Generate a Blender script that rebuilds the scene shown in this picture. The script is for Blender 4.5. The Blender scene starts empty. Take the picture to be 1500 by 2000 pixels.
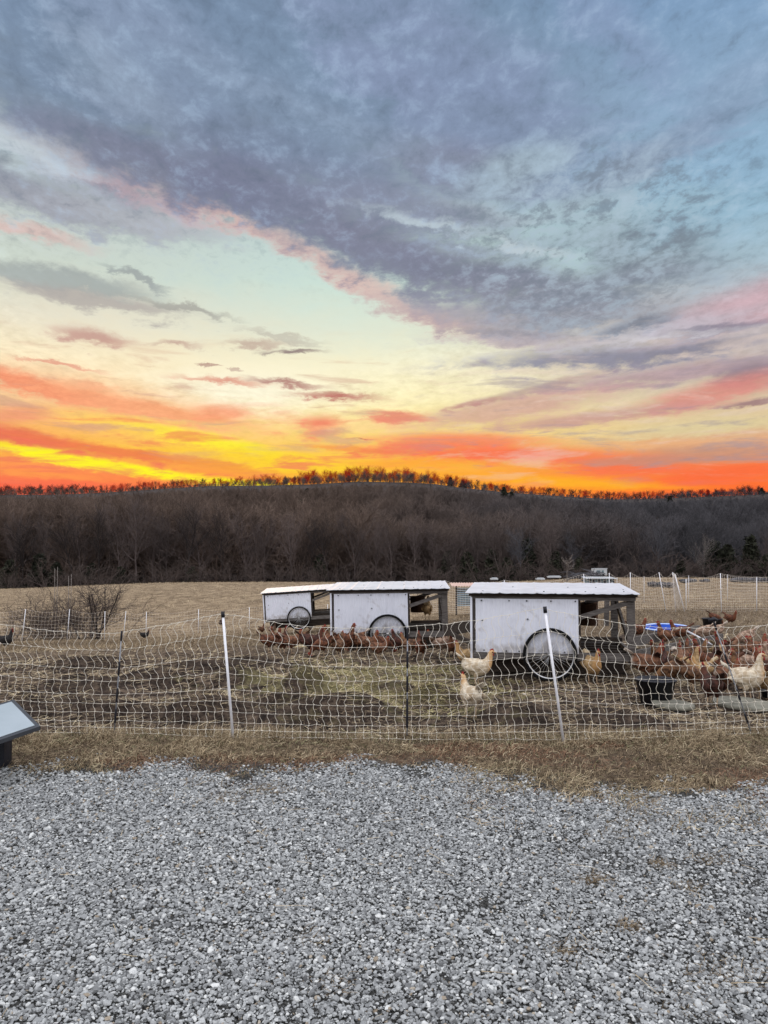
import bpy, math, random
import numpy as np
from mathutils import Vector, Matrix

# ------------------------------------------------------------------ camera, world, sun, exposure
sc = bpy.context.scene
C = sc.collection
F, CX, CY, EYE = 1500.0, 750.0, 1000.0, 1.6
TH = math.atan(81.0 / F)
cam_d = bpy.data.cameras.new("camera")
cam = bpy.data.objects.new("camera", cam_d)
C.objects.link(cam)
cam.location = (0, 0, EYE)
cam.rotation_euler = (math.pi / 2 + TH, 0, 0)
cam_d.sensor_fit = 'VERTICAL'
cam_d.sensor_height = 24.0
cam_d.lens = 24.0 * F / 2000.0
cam_d.clip_start = 0.05
cam_d.clip_end = 5000
sc.camera = cam
sc.view_settings.view_transform = 'Standard'
sc.view_settings.look = 'None'
sc.view_settings.exposure = 0.0
sc.view_settings.gamma = 1.0
sc.render.engine = 'CYCLES'
sc.cycles.use_denoising = True
sc.cycles.denoising_prefilter = 'ACCURATE'
sc.cycles.denoising_input_passes = 'RGB_ALBEDO_NORMAL'
sc.cycles.max_bounces = 4
sc.cycles.diffuse_bounces = 2
sc.cycles.glossy_bounces = 2
sc.cycles.transparent_max_bounces = 6


def lin(c):
    return tuple(((v / 255.0 / 12.92) if v / 255.0 <= 0.04045 else ((v / 255.0 + 0.055) / 1.055) ** 2.4) for v in c)


def ray(px, py):
    cx, cy = (px - CX) / F, (CY - py) / F
    return cx, math.cos(TH) - cy * math.sin(TH), math.sin(TH) + cy * math.cos(TH)


def P(px, py, Y):
    x, y, z = ray(px, py)
    t = Y / y
    return Vector((x * t, Y, EYE + z * t))


def azel(px, py):
    x, y, z = ray(px, py)
    return math.atan2(x, y), math.asin(z / math.sqrt(x * x + y * y + z * z))


def build_world():
    w = bpy.data.worlds.new("World")
    sc.world = w
    w.use_nodes = True
    nt = w.node_tree
    nt.nodes.clear()
    N, L = nt.nodes.new, nt.links.new

    def math_(op, a, b=None, c=None, clamp=False):
        n = N('ShaderNodeMath'); n.operation = op; n.use_clamp = clamp
        for i, v in enumerate((a, b, c)):
            if v is None: continue
            if isinstance(v, (int, float)): n.inputs[i].default_value = v
            else: L(v, n.inputs[i])
        return n.outputs[0]

    def mixc(f, a, b, mode='MIX'):
        n = N('ShaderNodeMix'); n.data_type = 'RGBA'; n.blend_type = mode
        if isinstance(f, (int, float)): n.inputs[0].default_value = f
        else: L(f, n.inputs[0])
        for k, v in ((6, a), (7, b)):
            if isinstance(v, tuple): n.inputs[k].default_value = (*v[:3], 1)
            else: L(v, n.inputs[k])
        return n.outputs[2]

    def rng(v, a, b, c=0.0, d=1.0, smooth=True):
        n = N('ShaderNodeMapRange')
        if smooth: n.interpolation_type = 'SMOOTHSTEP'
        L(v, n.inputs[0])
        for i, x in enumerate((a, b, c, d)): n.inputs[i + 1].default_value = x
        return n.outputs[0]

    tc = N('ShaderNodeTexCoord')
    nrm = N('ShaderNodeVectorMath'); nrm.operation = 'NORMALIZE'
    L(tc.outputs['Generated'], nrm.inputs[0])
    sep = N('ShaderNodeSeparateXYZ'); L(nrm.outputs[0], sep.inputs[0])
    X, Yv, Z = sep.outputs
    az = math_('ARCTAN2', X, Yv)
    el = math_('ARCSINE', Z)
    # cloud-layer plane coordinates: a flat deck seen in perspective
    zz = math_('ADD', math_('MAXIMUM', Z, 0.0), 0.13)
    pl = N('ShaderNodeCombineXYZ')
    L(math_('DIVIDE', X, zz), pl.inputs[0]); L(math_('DIVIDE', Yv, zz), pl.inputs[1])

    def noise(scale, detail, rough, src, dist=0.0, off=(0, 0, 0), sc_=(1, 1, 1), rot=0.0):
        m = N('ShaderNodeMapping'); L(src, m.inputs[0])
        m.inputs['Location'].default_value = off
        m.inputs['Scale'].default_value = sc_
        m.inputs['Rotation'].default_value = (0, 0, rot)
        n = N('ShaderNodeTexNoise'); L(m.outputs[0], n.inputs['Vector'])
        n.inputs['Scale'].default_value = scale; n.inputs['Detail'].default_value = detail
        n.inputs['Roughness'].default_value = rough; n.inputs['Distortion'].default_value = dist
        return n

    pv = pl.outputs[0]
    nA = noise(1.9, 5, 0.55, pv, 0.2)                       # large
    nB = noise(10.0, 8, 0.66, pv, 0.2, (3, 1, 0), (1, .8, 1), 0.5)
    nD = noise(30.0, 6, 0.65, pv, 0.3, (7, 2, 0), (1, .7, 1), 0.6)   # ripples
    # wispy stripes in direction space, slanting gently
    ae = N('ShaderNodeCombineXYZ'); L(az, ae.inputs[0]); L(el, ae.inputs[1])
    nC = noise(1.0, 7, 0.6, ae.outputs[0], 0.4, (1, 2, 0), (7, 44, 1), 0.14)
    fA = math_('SUBTRACT', nA.outputs[0], 0.5)
    fB = math_('SUBTRACT', nB.outputs[0], 0.5)
    fC = math_('SUBTRACT', nC.outputs[0], 0.5)
    # warped direction coordinates
    fD = math_('SUBTRACT', nD.outputs[0], 0.5)
    azw = math_('ADD', az, math_('MULTIPLY', math_('ADD', fA, fB), 0.05))
    elw = math_('ADD', el, math_('ADD', math_('MULTIPLY', math_('MULTIPLY', fB, rng(el, 0.0, 0.45)), 0.055), math_('MULTIPLY', fC, 0.02)))

    # base vertical gradients for three azimuths
    rows = [(1000, (250, 95, 60), (255, 140, 40), (250, 100, 55)),
            (958, (252, 112, 80), (255, 165, 45), (255, 115, 55)),
            (925, (255, 150, 85), (255, 175, 60), (250, 130, 75)),
            (890, (255, 195, 70), (255, 205, 80), (225, 160, 125)),
            (850, (253, 185, 110), (255, 222, 130), (226, 200, 155)),
            (790, (252, 215, 165), (254, 240, 185), (214, 195, 170)),
            (720, (252, 236, 200), (250, 243, 208), (200, 188, 185)),
            (650, (232, 226, 205), (226, 232, 212), (192, 185, 190)),
            (560, (206, 216, 205), (205, 226, 216), (165, 188, 200)),
            (470, (196, 206, 204), (192, 214, 212), (148, 182, 203)),
            (380, (170, 182, 190), (165, 182, 195), (145, 178, 204)),
            (230, (142, 158, 176), (140, 160, 182), (142, 170, 198)),
            (100, (126, 146, 172), (134, 158, 182), (130, 160, 192)),
            (0, (118, 140, 166), (126, 150, 178), (120, 150, 186))]
    e0, e1 = azel(750, 1000)[1], azel(750, 0)[1]
    ramps = []
    for k in range(3):
        r = N('ShaderNodeValToRGB')
        cr = r.color_ramp
        while len(cr.elements) < len(rows): cr.elements.new(0.5)
        for i, row in enumerate(rows): cr.elements[i].position = (azel(750, row[0])[1] - e0) / (e1 - e0)
        for i, row in enumerate(rows): cr.elements[i].color = (*lin(row[1 + k]), 1)
        L(rng(elw, e0, e1, smooth=False), r.inputs[0])
        ramps.append(r.outputs[0])
    aL, aR = azel(60, 900)[0], azel(1460, 900)[0]
    col = mixc(rng(az, aL, -0.0), ramps[0], ramps[1])
    col = mixc(rng(az, 0.02, aR), col, ramps[2])

    # (px, py, rx, ry, slope_deg(down to right +), colour, opacity, softness, noise)
    B = [
        # upper deck
        (420, 60, 900, 260, 6, (122, 142, 168), .75, .5, 1.1),
        (330, 120, 330, 110, 25, (146, 160, 186), .5, .7, 2.0),
        (900, 170, 330, 150, 25, (134, 148, 178), .7, .6, 1.8),
        (700, 100, 260, 60, 30, (138, 152, 182), .5, .7, 2.2),
        (110, 190, 260, 90, 10, (120, 138, 162), .7, .6, 1.2),
        (560, 215, 330, 70, 12, (128, 146, 170), .7, .6, 1.6),
        (1200, 60, 170, 60, 40, (138, 154, 186), .5, .8, 2.0),
        (1420, 200, 140, 60, -20, (136, 156, 182), .6, .7, 2.0),
        (1250, 310, 240, 45, -12, (140, 158, 184), .7, .7, 2.2),
        (1000, 250, 240, 50, 12, (130, 146, 172), .6, .7, 2.0),
        (880, 330, 190, 60, 10, (134, 140, 162), .8, .6, 1.4),
        # pale breaks
        (1010, 330, 110, 45, -15, (164, 184, 196), .7, .8, 2.8),
        (1110, 410, 150, 34, -10, (172, 192, 200), .75, .8, 2.8),
        (870, 415, 220, 26, 12, (176, 190, 198), .85, .7, 2.0),
        (1200, 440, 190, 30, -6, (166, 188, 196), .7, .8, 2.2),
        (20, 275, 120, 40, 8, (196, 212, 218), .9, .9, 1.6),
        (120, 320, 160, 34, 20, (186, 196, 204), .7, .9, 1.8),
        # left greys
        (50, 375, 170, 36, 10, (138, 143, 160), .85, .7, 1.5),
        (190, 420, 260, 38, 4, (164, 167, 177), .88, .7, 1.5),
        (170, 340, 170, 44, 16, (134, 137, 156), .85, .7, 1.3),
        (60, 452, 130, 17, 6, (216, 184, 178), .75, .8, 1.2),
        (330, 440, 180, 30, 6, (186, 190, 196), .5, .9, 1.5),
        # pink fringe under the dark band
        (280, 375, 200, 26, 14, (200, 172, 176), .65, .95, 1.3),
        (470, 440, 190, 22, 19, (222, 176, 168), .7, .95, 1.3),
        (640, 515, 180, 24, 26, (216, 180, 174), .7, .95, 1.3),
        (770, 590, 140, 24, 24, (222, 184, 176), .65, .95, 1.3),
        (890, 640, 160, 22, 14, (214, 172, 166), .6, .8, 1.4),
        # dark band
        (300, 330, 250, 52, 13, (126, 131, 152), .92, .55, 1.2),
        (520, 300, 330, 60, 10, (122, 136, 160), .85, .6, 1.2),
        (550, 400, 270, 74, 18, (121, 126, 150), .92, .6, 1.2),
        (800, 420, 260, 60, 14, (132, 138, 160), .8, .6, 1.6),
        (770, 505, 220, 60, 20, (128, 131, 151), .9, .6, 1.3),
        (960, 550, 230, 58, 10, (126, 129, 149), .92, .6, 1.3),
        (1080, 600, 280, 52, 8, (148, 150, 164), .85, .7, 1.5),
        (930, 630, 200, 30, 12, (164, 156, 168), .75, .7, 1.5),
        (1260, 500, 130, 72, -8, (136, 150, 160), .9, .5, 1.8),
        (1180, 560, 220, 40, -4, (142, 150, 164), .85, .7, 1.8),
        (1130, 465, 120, 26, -14, (152, 170, 180), .6, .8, 2.4),
        (1190, 350, 150, 40, -18, (146, 162, 180), .7, .7, 2.4),
        (40, 285, 150, 30, 8, (200, 212, 218), .75, .95, 2.2),
        (130, 345, 110, 14, 18, (186, 194, 204), .6, .95, 2.0),
        (860, 440, 150, 13, 12, (188, 202, 210), .8, .95, 2.4),
        (1010, 482, 120, 10, 12, (196, 208, 214), .75, .95, 2.4),
        (1330, 420, 90, 60, 0, (152, 186, 206), .6, .95, 1.4),
        (640, 240, 300, 30, 16, (148, 166, 190), .45, .95, 2.6),
        (240, 160, 160, 60, 30, (154, 170, 190), .45, .95, 2.6),
        # right middle: pink haze, stripes
        (1450, 600, 190, 40, -14, (206, 170, 178), .8, .8, .8),
        (1480, 618, 90, 12, -6, (214, 140, 140), .7, .8, 1.4),
        (1280, 650, 260, 24, -4, (190, 188, 198), .7, .8, 1.5),
        (1240, 636, 90, 12, -10, (122, 130, 146), .8, .7, 1.6),
        (1400, 643, 110, 13, -4, (136, 132, 148), .85, .6, 1.6),
        (1200, 672, 260, 8, -2, (214, 210, 214), .7, .9, 1.8),
        (1000, 655, 160, 10, 6, (150, 150, 162), .75, .8, 1.6),
        (1130, 628, 160, 10, 0, (150, 156, 168), .7, .8, 1.8),
        (1040, 668, 200, 14, 4, (190, 180, 184), .7, .7, 1.5),
        (1150, 702, 240, 24, 1, (138, 138, 156), .92, .7, 1.6),
        (1330, 688, 170, 16, -4, (140, 138, 154), .88, .7, 1.7),
        (1280, 735, 240, 20, -3, (178, 152, 160), .8, .7, 1.4),
        (1470, 730, 90, 26, -8, (146, 128, 140), .85, .6, 1.5),
        (1400, 768, 180, 26, -10, (220, 138, 128), .8, .7, 1.2),
        (1470, 787, 70, 8, -4, (150, 112, 122), .8, .6, 1.3),
        (1000, 800, 230, 26, -8, (202, 152, 148), .7, .7, 1.5),
        (1130, 820, 240, 15, -4, (196, 146, 146), .75, .7, 1.4),
        (1050, 760, 150, 9, -12, (180, 148, 148), .6, .7, 1.5),
        (930, 790, 60, 5, -8, (188, 130, 128), .6, .7, 1.4),
        (1380, 835, 220, 20, -2, (222, 206, 160), .8, .8, 1.0),
        (1260, 868, 200, 8, 2, (238, 180, 130), .6, .8, 1.2),
        (1400, 885, 170, 20, 0, (196, 150, 126), .7, .7, 1.1),
        # left stripes
        (130, 548, 190, 22, 3, (158, 166, 166), .8, .6, 1.3),
        (270, 543, 70, 11, 12, (150, 156, 158), .75, .6, 1.5),
        (210, 592, 210, 20, 4, (176, 168, 164), .8, .7, 1.4),
        (360, 603, 110, 11, 8, (162, 160, 154), .75, .6, 1.5),
        (190, 661, 80, 20, 6, (196, 150, 140), .85, .7, 1.6),
        (330, 675, 60, 8, -6, (192, 158, 146), .75, .7, 1.5),
        (480, 672, 80, 10, -6, (190, 164, 150), .75, .7, 1.4),
        (540, 655, 90, 8, 6, (186, 178, 166), .6, .7, 1.4),
        (110, 709, 90, 5, 4, (228, 150, 130), .75, .7, 1.3),
        (570, 685, 60, 6.5, -3, (142, 122, 122), .9, .85, 1.3),
        (405, 711, 30, 4, -2, (168, 118, 108), .9, .5, 1.0),
        (458, 720, 20, 3, 0, (168, 118, 108), .85, .5, 1.0),
        # sun glow behind thin cloud
        (490, 760, 210, 48, 0, (255, 250, 225), .8, .95, .6),
        (560, 748, 80, 8, 5, (176, 118, 112), .85, .85, 1.4),
        (440, 744, 90, 7, 4, (222, 142, 122), .8, .85, 1.3),
        (655, 775, 88, 8, 2, (186, 100, 96), .9, .8, 1.3),
        # left reds
        (60, 752, 170, 22, 13, (240, 118, 92), .92, .7, 1.1),
        (240, 790, 220, 20, 9, (246, 134, 98), .9, .7, 1.1),
        (170, 752, 60, 10, 4, (246, 150, 120), .6, .8, 1.4),
        (360, 812, 140, 12, 6, (250, 160, 110), .8, .8, 1.2),
        (30, 810, 90, 18, -8, (238, 150, 120), .7, .8, 1.5),
        (430, 805, 60, 16, 0, (246, 158, 116), .7, .8, 1.3),
        (220, 780, 300, 40, 8, (252, 190, 140), .55, .9, 1.2),
        # yellow sheets
        (290, 838, 180, 20, 8, (255, 214, 80), .7, .8, .9),
        (450, 872, 170, 17, 12, (255, 244, 60), .9, .8, .8),
        (560, 905, 230, 24, 6, (255, 215, 55), .9, .8, .7),
        (40, 853, 170, 20, 8, (232, 112, 90), .92, .7, 1.0),
        (230, 882, 200, 11, 7, (240, 128, 80), .9, .7, 1.0),
        (420, 908, 110, 8, 7, (246, 156, 70), .8, .7, 1.0),
        (210, 909, 300, 13, 7.5, (255, 246, 45), 1.0, .55, .6),
        (480, 944, 120, 10, 5, (255, 244, 40), .95, .7, .6),
        (60, 925, 170, 9, 3, (255, 158, 80), .8, .8, .8),
        (630, 836, 48, 26, 0, (240, 126, 104), .9, .8, 1.2),
        (770, 812, 75, 12, 4, (232, 130, 112), .85, .7, 1.3),
        (700, 878, 130, 6, 2, (246, 150, 80), .7, .7, 1.0),
        (716, 859, 24, 2.5, 0, (190, 116, 84), .85, .6, 1.0),
        (720, 835, 130, 12, -2, (254, 214, 150), .6, .8, 1.0),
        # right reds near the hill
        (900, 862, 190, 17, 1, (246, 128, 98), .85, .7, 1.1),
        (990, 890, 280, 22, 3, (250, 118, 84), .95, .7, 1.0),
        (1230, 915, 180, 16, 3, (250, 118, 80), .85, .7, .9),
        (1260, 900, 170, 10, 0, (204, 142, 120), .8, .7, 1.1),
        (820, 905, 140, 9, 0, (255, 168, 60), .7, .8, .7),
        (1120, 943, 230, 12, 4, (255, 180, 45), .85, .8, .6),
        (1430, 925, 160, 17, -4, (252, 112, 66), .9, .7, .8),
    ]
    fn = math_('ADD', math_('ADD', math_('MULTIPLY', fA, 0.6), math_('MULTIPLY', fB, 0.95)), math_('MULTIPLY_ADD', fC, 0.75, math_('MULTIPLY', fD, .25)))
    for (px, py, rx, ry, sl, c, op, soft, na) in B:
        a, e = azel(px, py)
        ra = abs(azel(px + rx, py)[0] - azel(px - rx, py)[0]) / 2
        re = abs(azel(px, py + ry)[1] - azel(px, py - ry)[1]) / 2
        t = -math.radians(sl); cs, sn = math.cos(t), math.sin(t)
        u = math_('MULTIPLY_ADD', azw, cs / ra, math_('MULTIPLY_ADD', elw, sn / ra, -(a * cs + e * sn) / ra))
        v = math_('MULTIPLY_ADD', azw, -sn / re, math_('MULTIPLY_ADD', elw, cs / re, (a * sn - e * cs) / re))
        ln = math_('SQRT', math_('MULTIPLY_ADD', u, u, math_('MULTIPLY', v, v)))
        d = math_('MULTIPLY_ADD', fn, -na * 0.9, ln)
        mask = rng(d, 1.0 + soft * .55, 1.0 - soft, 0.0, op)
        col = mixc(mask, col, lin(c))
    up = math_('MULTIPLY', rng(el, 0.30, 0.42), 1.0)
    rip = math_('MULTIPLY_ADD', fB, .8, math_('MULTIPLY', fD, .8))
    col = mixc(math_('MULTIPLY', math_('MULTIPLY', rng(rip, 0.0, 0.22), up), 0.30), col, lin((158, 180, 202)))
    col = mixc(math_('MULTIPLY', math_('MULTIPLY', rng(rip, -0.02, -0.22), up), 0.26), col, lin((110, 126, 150)))
    # broken high ripples at right of centre
    _a, _e = azel(1150, 470)
    q = math_('SQRT', math_('MULTIPLY_ADD', math_('MULTIPLY_ADD', azw, 5.2, -5.2 * _a), math_('MULTIPLY_ADD', azw, 5.2, -5.2 * _a), math_('POWER', math_('ABSOLUTE', math_('MULTIPLY_ADD', elw, 9.0, -9.0 * _e)), 2.0)))
    qm = rng(q, 1.3, .5)
    col = mixc(math_('MULTIPLY', math_('MULTIPLY', rng(rip, -0.04, 0.12), qm), 0.42), col, lin((168, 186, 198)))
    col = mixc(math_('MULTIPLY', math_('MULTIPLY', rng(rip, 0.02, -0.14), qm), 0.5), col, lin((128, 138, 152)))
    # low broken streaks: mauve at right, red-pink at left
    mr_ = math_('MULTIPLY', rng(az, -.02, .12), math_('MULTIPLY', rng(el, .07, .12), rng(el, .30, .22)))
    col = mixc(math_('MULTIPLY', math_('MULTIPLY', rng(fC, .02, .17), mr_), .60), col, lin((158, 144, 154)))
    col = mixc(math_('MULTIPLY', math_('MULTIPLY', rng(fC, -.03, -.18), mr_), .40), col, lin((236, 214, 200)))
    ml = math_('MULTIPLY', rng(az, .08, -.06), math_('MULTIPLY', rng(el, .04, .07), rng(el, .22, .13)))
    col = mixc(math_('MULTIPLY', math_('MULTIPLY', rng(fC, .01, .15), ml), .75), col, lin((240, 118, 92)))
    ml2 = math_('MULTIPLY', rng(az, .12, -.02), math_('MULTIPLY', rng(el, .10, .15), rng(el, .30, .20)))
    col = mixc(math_('MULTIPLY', math_('MULTIPLY', rng(fC, -.03, -.16), ml2), .55), col, lin((206, 160, 142)))
    # ripple brightness of the thin deck
    _a, _e = azel(470, 610)
    mm = math_('SQRT', math_('MULTIPLY_ADD', math_('MULTIPLY_ADD', azw, 3.6, -3.6 * _a), math_('MULTIPLY_ADD', azw, 3.6, -3.6 * _a), math_('POWER', math_('ABSOLUTE', math_('MULTIPLY_ADD', elw, 11.0, -11.0 * _e)), 2.0)))
    amt = math_('MULTIPLY', rng(el, 0.08, 0.30, 0.15, 0.62), rng(mm, 0.7, 1.25, 0.12, 1.0))
    g = math_('MULTIPLY_ADD', math_('MULTIPLY', math_('ADD', fB, math_('MULTIPLY_ADD', fD, .75, math_('MULTIPLY', fC, .45))), amt), 1.0, 1.0)
    gg = N('ShaderNodeCombineXYZ')
    for i in range(3): L(g, gg.inputs[i])
    mul = N('ShaderNodeVectorMath'); mul.operation = 'MULTIPLY'
    L(col, mul.inputs[0]); L(gg.outputs[0], mul.inputs[1])
    col = mul.outputs[0]
    # the rest of the dome: unseen sky overhead and behind, brightened as added fill
    rear = mixc(rng(el, 0.0, 0.42), (0.42, 0.42, 0.44), (2.0, 2.02, 2.12))
    rear = mixc(rng(el, 0.9, 1.5), rear, (1.45, 1.50, 1.62))
    rear = mixc(math_('MULTIPLY', nA.outputs[0], .35), rear, (1.2, 1.2, 1.28))
    fr = math_('MAXIMUM', rng(math_('ABSOLUTE', az), 0.62, 1.5), rng(el, 0.68, 1.15))
    col = mixc(fr, col, rear)
    bg = N('ShaderNodeBackground'); L(col, bg.inputs[0]); bg.inputs[1].default_value = 1.0
    out = N('ShaderNodeOutputWorld'); L(bg.outputs[0], out.inputs[0])
    w.cycles.sampling_method = 'MANUAL'
    w.cycles.sample_map_resolution = 512


build_world()
sun_d = bpy.data.lights.new("sun", 'SUN')
sun = bpy.data.objects.new("sun", sun_d)
C.objects.link(sun)
sun_d.energy = 0.15
sun_d.angle = math.radians(12)
sun_d.color = (1.0, 0.62, 0.34)
_a = azel(500, 945)[0]
sun.rotation_euler = (-(math.pi / 2 - math.radians(7.5)), 0, -_a)   # low sun ahead, just over the ridge

# ------------------------------------------------------------------ helpers
rnd = random.Random(7)
nr = np.random.default_rng(7)


def cubic(p0, p1, p2, p3, t):
    return 0.5 * ((2 * p1) + (-p0 + p2) * t + (2 * p0 - 5 * p1 + 4 * p2 - p3) * t ** 2 + (-p0 + 3 * p1 - 3 * p2 + p3) * t ** 3)


TU = np.array([-.5, -.3, -.1, .1, .3, .5])
TD = np.array([-60, 9.0, 14, 21, 28, 40, 70, 100, 135, 200.])
TZ = np.array([[0, 0, 0, 0, 0, 0],
               [0, 0, 0, 0, 0, 0],
               [-.25, -.2, -.13, -.05, 0, 0],
               [-.9, -.8, -.6, -.25, -.1, -.05],
               [-1.5, -1.4, -1.05, -.6, -.3, -.2],
               [-1.4, -1.25, -.95, -.75, -.5, -.4],
               [-1.62, -1.1, -1.0, -1.1, -.62, -.7],
               [-4.0, -3.5, -3.5, -3.0, -2.3, -2.2],
               [-4.6, -4.2, -4.0, -3.6, -2.8, -2.8],
               [-5, -5, -5, -5, -4, -4.]])
HDR = 300.0
RX = np.array([-400, 0, 100, 200, 300, 400, 500, 600, 700, 800, 850, 900, 1000, 1100, 1200, 1300, 1400, 1500, 1900.])
RY = np.array([972, 966, 966, 962, 955, 949, 948, 946, 940, 942, 945, 952, 962, 969, 975, 973, 969, 965, 972.])


def vnoise(x, y, seed=0):
    """smooth value noise, vectorised"""
    xi, yi = np.floor(x).astype(np.int64), np.floor(y).astype(np.int64)
    fx, fy = x - xi, y - yi
    fx, fy = fx * fx * (3 - 2 * fx), fy * fy * (3 - 2 * fy)

    def h(a, b):
        n = (a * 374761393 + b * 668265263 + seed * 1442695041) & 0x7fffffff
        n = ((n ^ (n >> 13)) * 1274126177) & 0x7fffffff
        return ((n ^ (n >> 16)) & 0xffff) / 65535.0
    a, b, c, d = h(xi, yi), h(xi + 1, yi), h(xi, yi + 1), h(xi + 1, yi + 1)
    return (a * (1 - fx) + b * fx) * (1 - fy) + (c * (1 - fx) + d * fx) * fy


def fbm(x, y, seed=0, o=4):
    s, a, t = 0, 0.5, 0
    for i in range(o):
        s = s + a * vnoise(x * 2 ** i, y * 2 ** i, seed + i); t += a; a *= .5
    return s / t - .5


def sstep(v, a, b):
    t = np.clip((v - a) / (b - a), 0, 1)
    return t * t * (3 - 2 * t)


def base_z(x, y):
    x, y = np.asarray(x, float), np.asarray(y, float)
    u = np.clip(x / np.maximum(y, 9.0), -.499, .499)
    du = (u + .5) / .2
    iu = np.clip(np.floor(du).astype(int), 0, 4); fu = du - iu
    yy = np.clip(y, -59, 199)
    k = np.clip(np.searchsorted(TD, yy, side='right') - 1, 0, len(TD) - 2)
    # smooth blend in depth using monotone hermite-ish slopes
    d0, d1 = TD[k], TD[k + 1]
    t = (yy - d0) / (d1 - d0)
    res = 0
    sl = np.gradient(TZ, TD, axis=0); sl[0] = 0; sl[1] = 0

    def colz(j):
        z0, z1, m0, m1 = TZ[k, j], TZ[k + 1, j], sl[k, j] * (d1 - d0), sl[k + 1, j] * (d1 - d0)
        return (2 * t ** 3 - 3 * t ** 2 + 1) * z0 + (t ** 3 - 2 * t ** 2 + t) * m0 + (-2 * t ** 3 + 3 * t ** 2) * z1 + (t ** 3 - t ** 2) * m1
    j = [np.clip(iu + q, 0, 5) for q in (-1, 0, 1, 2)]
    return cubic(colz(j[0]), colz(j[1]), colz(j[2]), colz(j[3]), fu)


MOUNDS = [(600, 1345, .26, .20), (410, 1395, .38, .15), (850, 1368, .30, .13), (300, 1330, .40, .13), (160, 1345, .45, .13), (395, 1300, .5, .10),
          (700, 1395, .30, .10), (1010, 1395, .35, .09), (1200, 1405, .35, .08), (470, 1335, .30, .15), (620, 1402, .40, .12), (560, 1385, .25, .14),
          (230, 1390, .3, .10), (90, 1390, .35, .12), (930, 1345, .2, .06), (770, 1350, .2, .09), (500, 1290, .4, .08), (180, 1290, .5, .10)]
MW = [(P(a, b, 1)[0] * (EYE / ((b - 1081) / F)), EYE / ((b - 1081) / F), r, h) for a, b, r, h in MOUNDS]


def gz(x, y):
    x, y = np.asarray(x, float), np.asarray(y, float)
    z = base_z(x, y)
    yard = sstep(y, 6.7, 7.3) * (1 - sstep(y, 30, 60))
    near = 1 - sstep(y, 11, 22)
    z = z + yard * (near * (.10 * fbm(x * 1.5, y * 1.5, 3) + .075 * fbm(x * 5, y * 5, 9)) + (1 - near) * .10 * fbm(x * .5, y * .5, 5))
    for mx, my, r, h in MW:
        d2 = ((x - mx) / (r * 1.5)) ** 2 + ((y - my) / r) ** 2
        z = z + 1.45 * h * np.exp(-d2 * 1.6) * sstep(y, 6.6, 7.1)
    lip = sstep(y, 5.7, 6.1) * (1 - sstep(y, 6.6, 7.0))
    z = z + lip * (.02 + .05 * fbm(x * 2.2, y * 2.2, 21))
    z = z + sstep(y, 14, 30) * .05 * fbm(x * .8, y * .8, 31)
    return z


def mud_shade(x, y):  # dark mud, with shade painted on the mounds' camera-facing side
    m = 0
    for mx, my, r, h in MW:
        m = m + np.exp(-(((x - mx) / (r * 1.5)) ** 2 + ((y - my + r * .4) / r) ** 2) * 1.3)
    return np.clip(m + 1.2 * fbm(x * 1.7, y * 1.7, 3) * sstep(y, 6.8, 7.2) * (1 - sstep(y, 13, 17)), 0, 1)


def gz1(x, y):
    return float(gz(np.array([x]), np.array([y]))[0])


def ground_at(px, py, ymin=2.0, ymax=140):
    x, y, z = ray(px, py)
    ys = np.geomspace(ymin, ymax, 1500)
    xs = x / y * ys
    d = (EYE + z / y * ys) - gz(xs, ys)
    i = np.argmax(d <= 0) if (d <= 0).any() else len(ys) - 1
    return Vector((xs[i], ys[i], gz1(xs[i], ys[i])))


def np_mesh(name, v, f, smooth=False):
    v, f = np.asarray(v, np.float32), np.asarray(f, np.int32)
    me = bpy.data.meshes.new(name)
    n = f.shape[1]
    me.vertices.add(len(v)); me.vertices.foreach_set('co', v.ravel())
    me.loops.add(f.size); me.loops.foreach_set('vertex_index', f.ravel())
    me.polygons.add(len(f)); me.polygons.foreach_set('loop_start', np.arange(0, f.size, n, dtype=np.int32))
    me.polygons.foreach_set('use_smooth', np.full(len(f), smooth))
    me.update(calc_edges=True)
    return me


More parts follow.
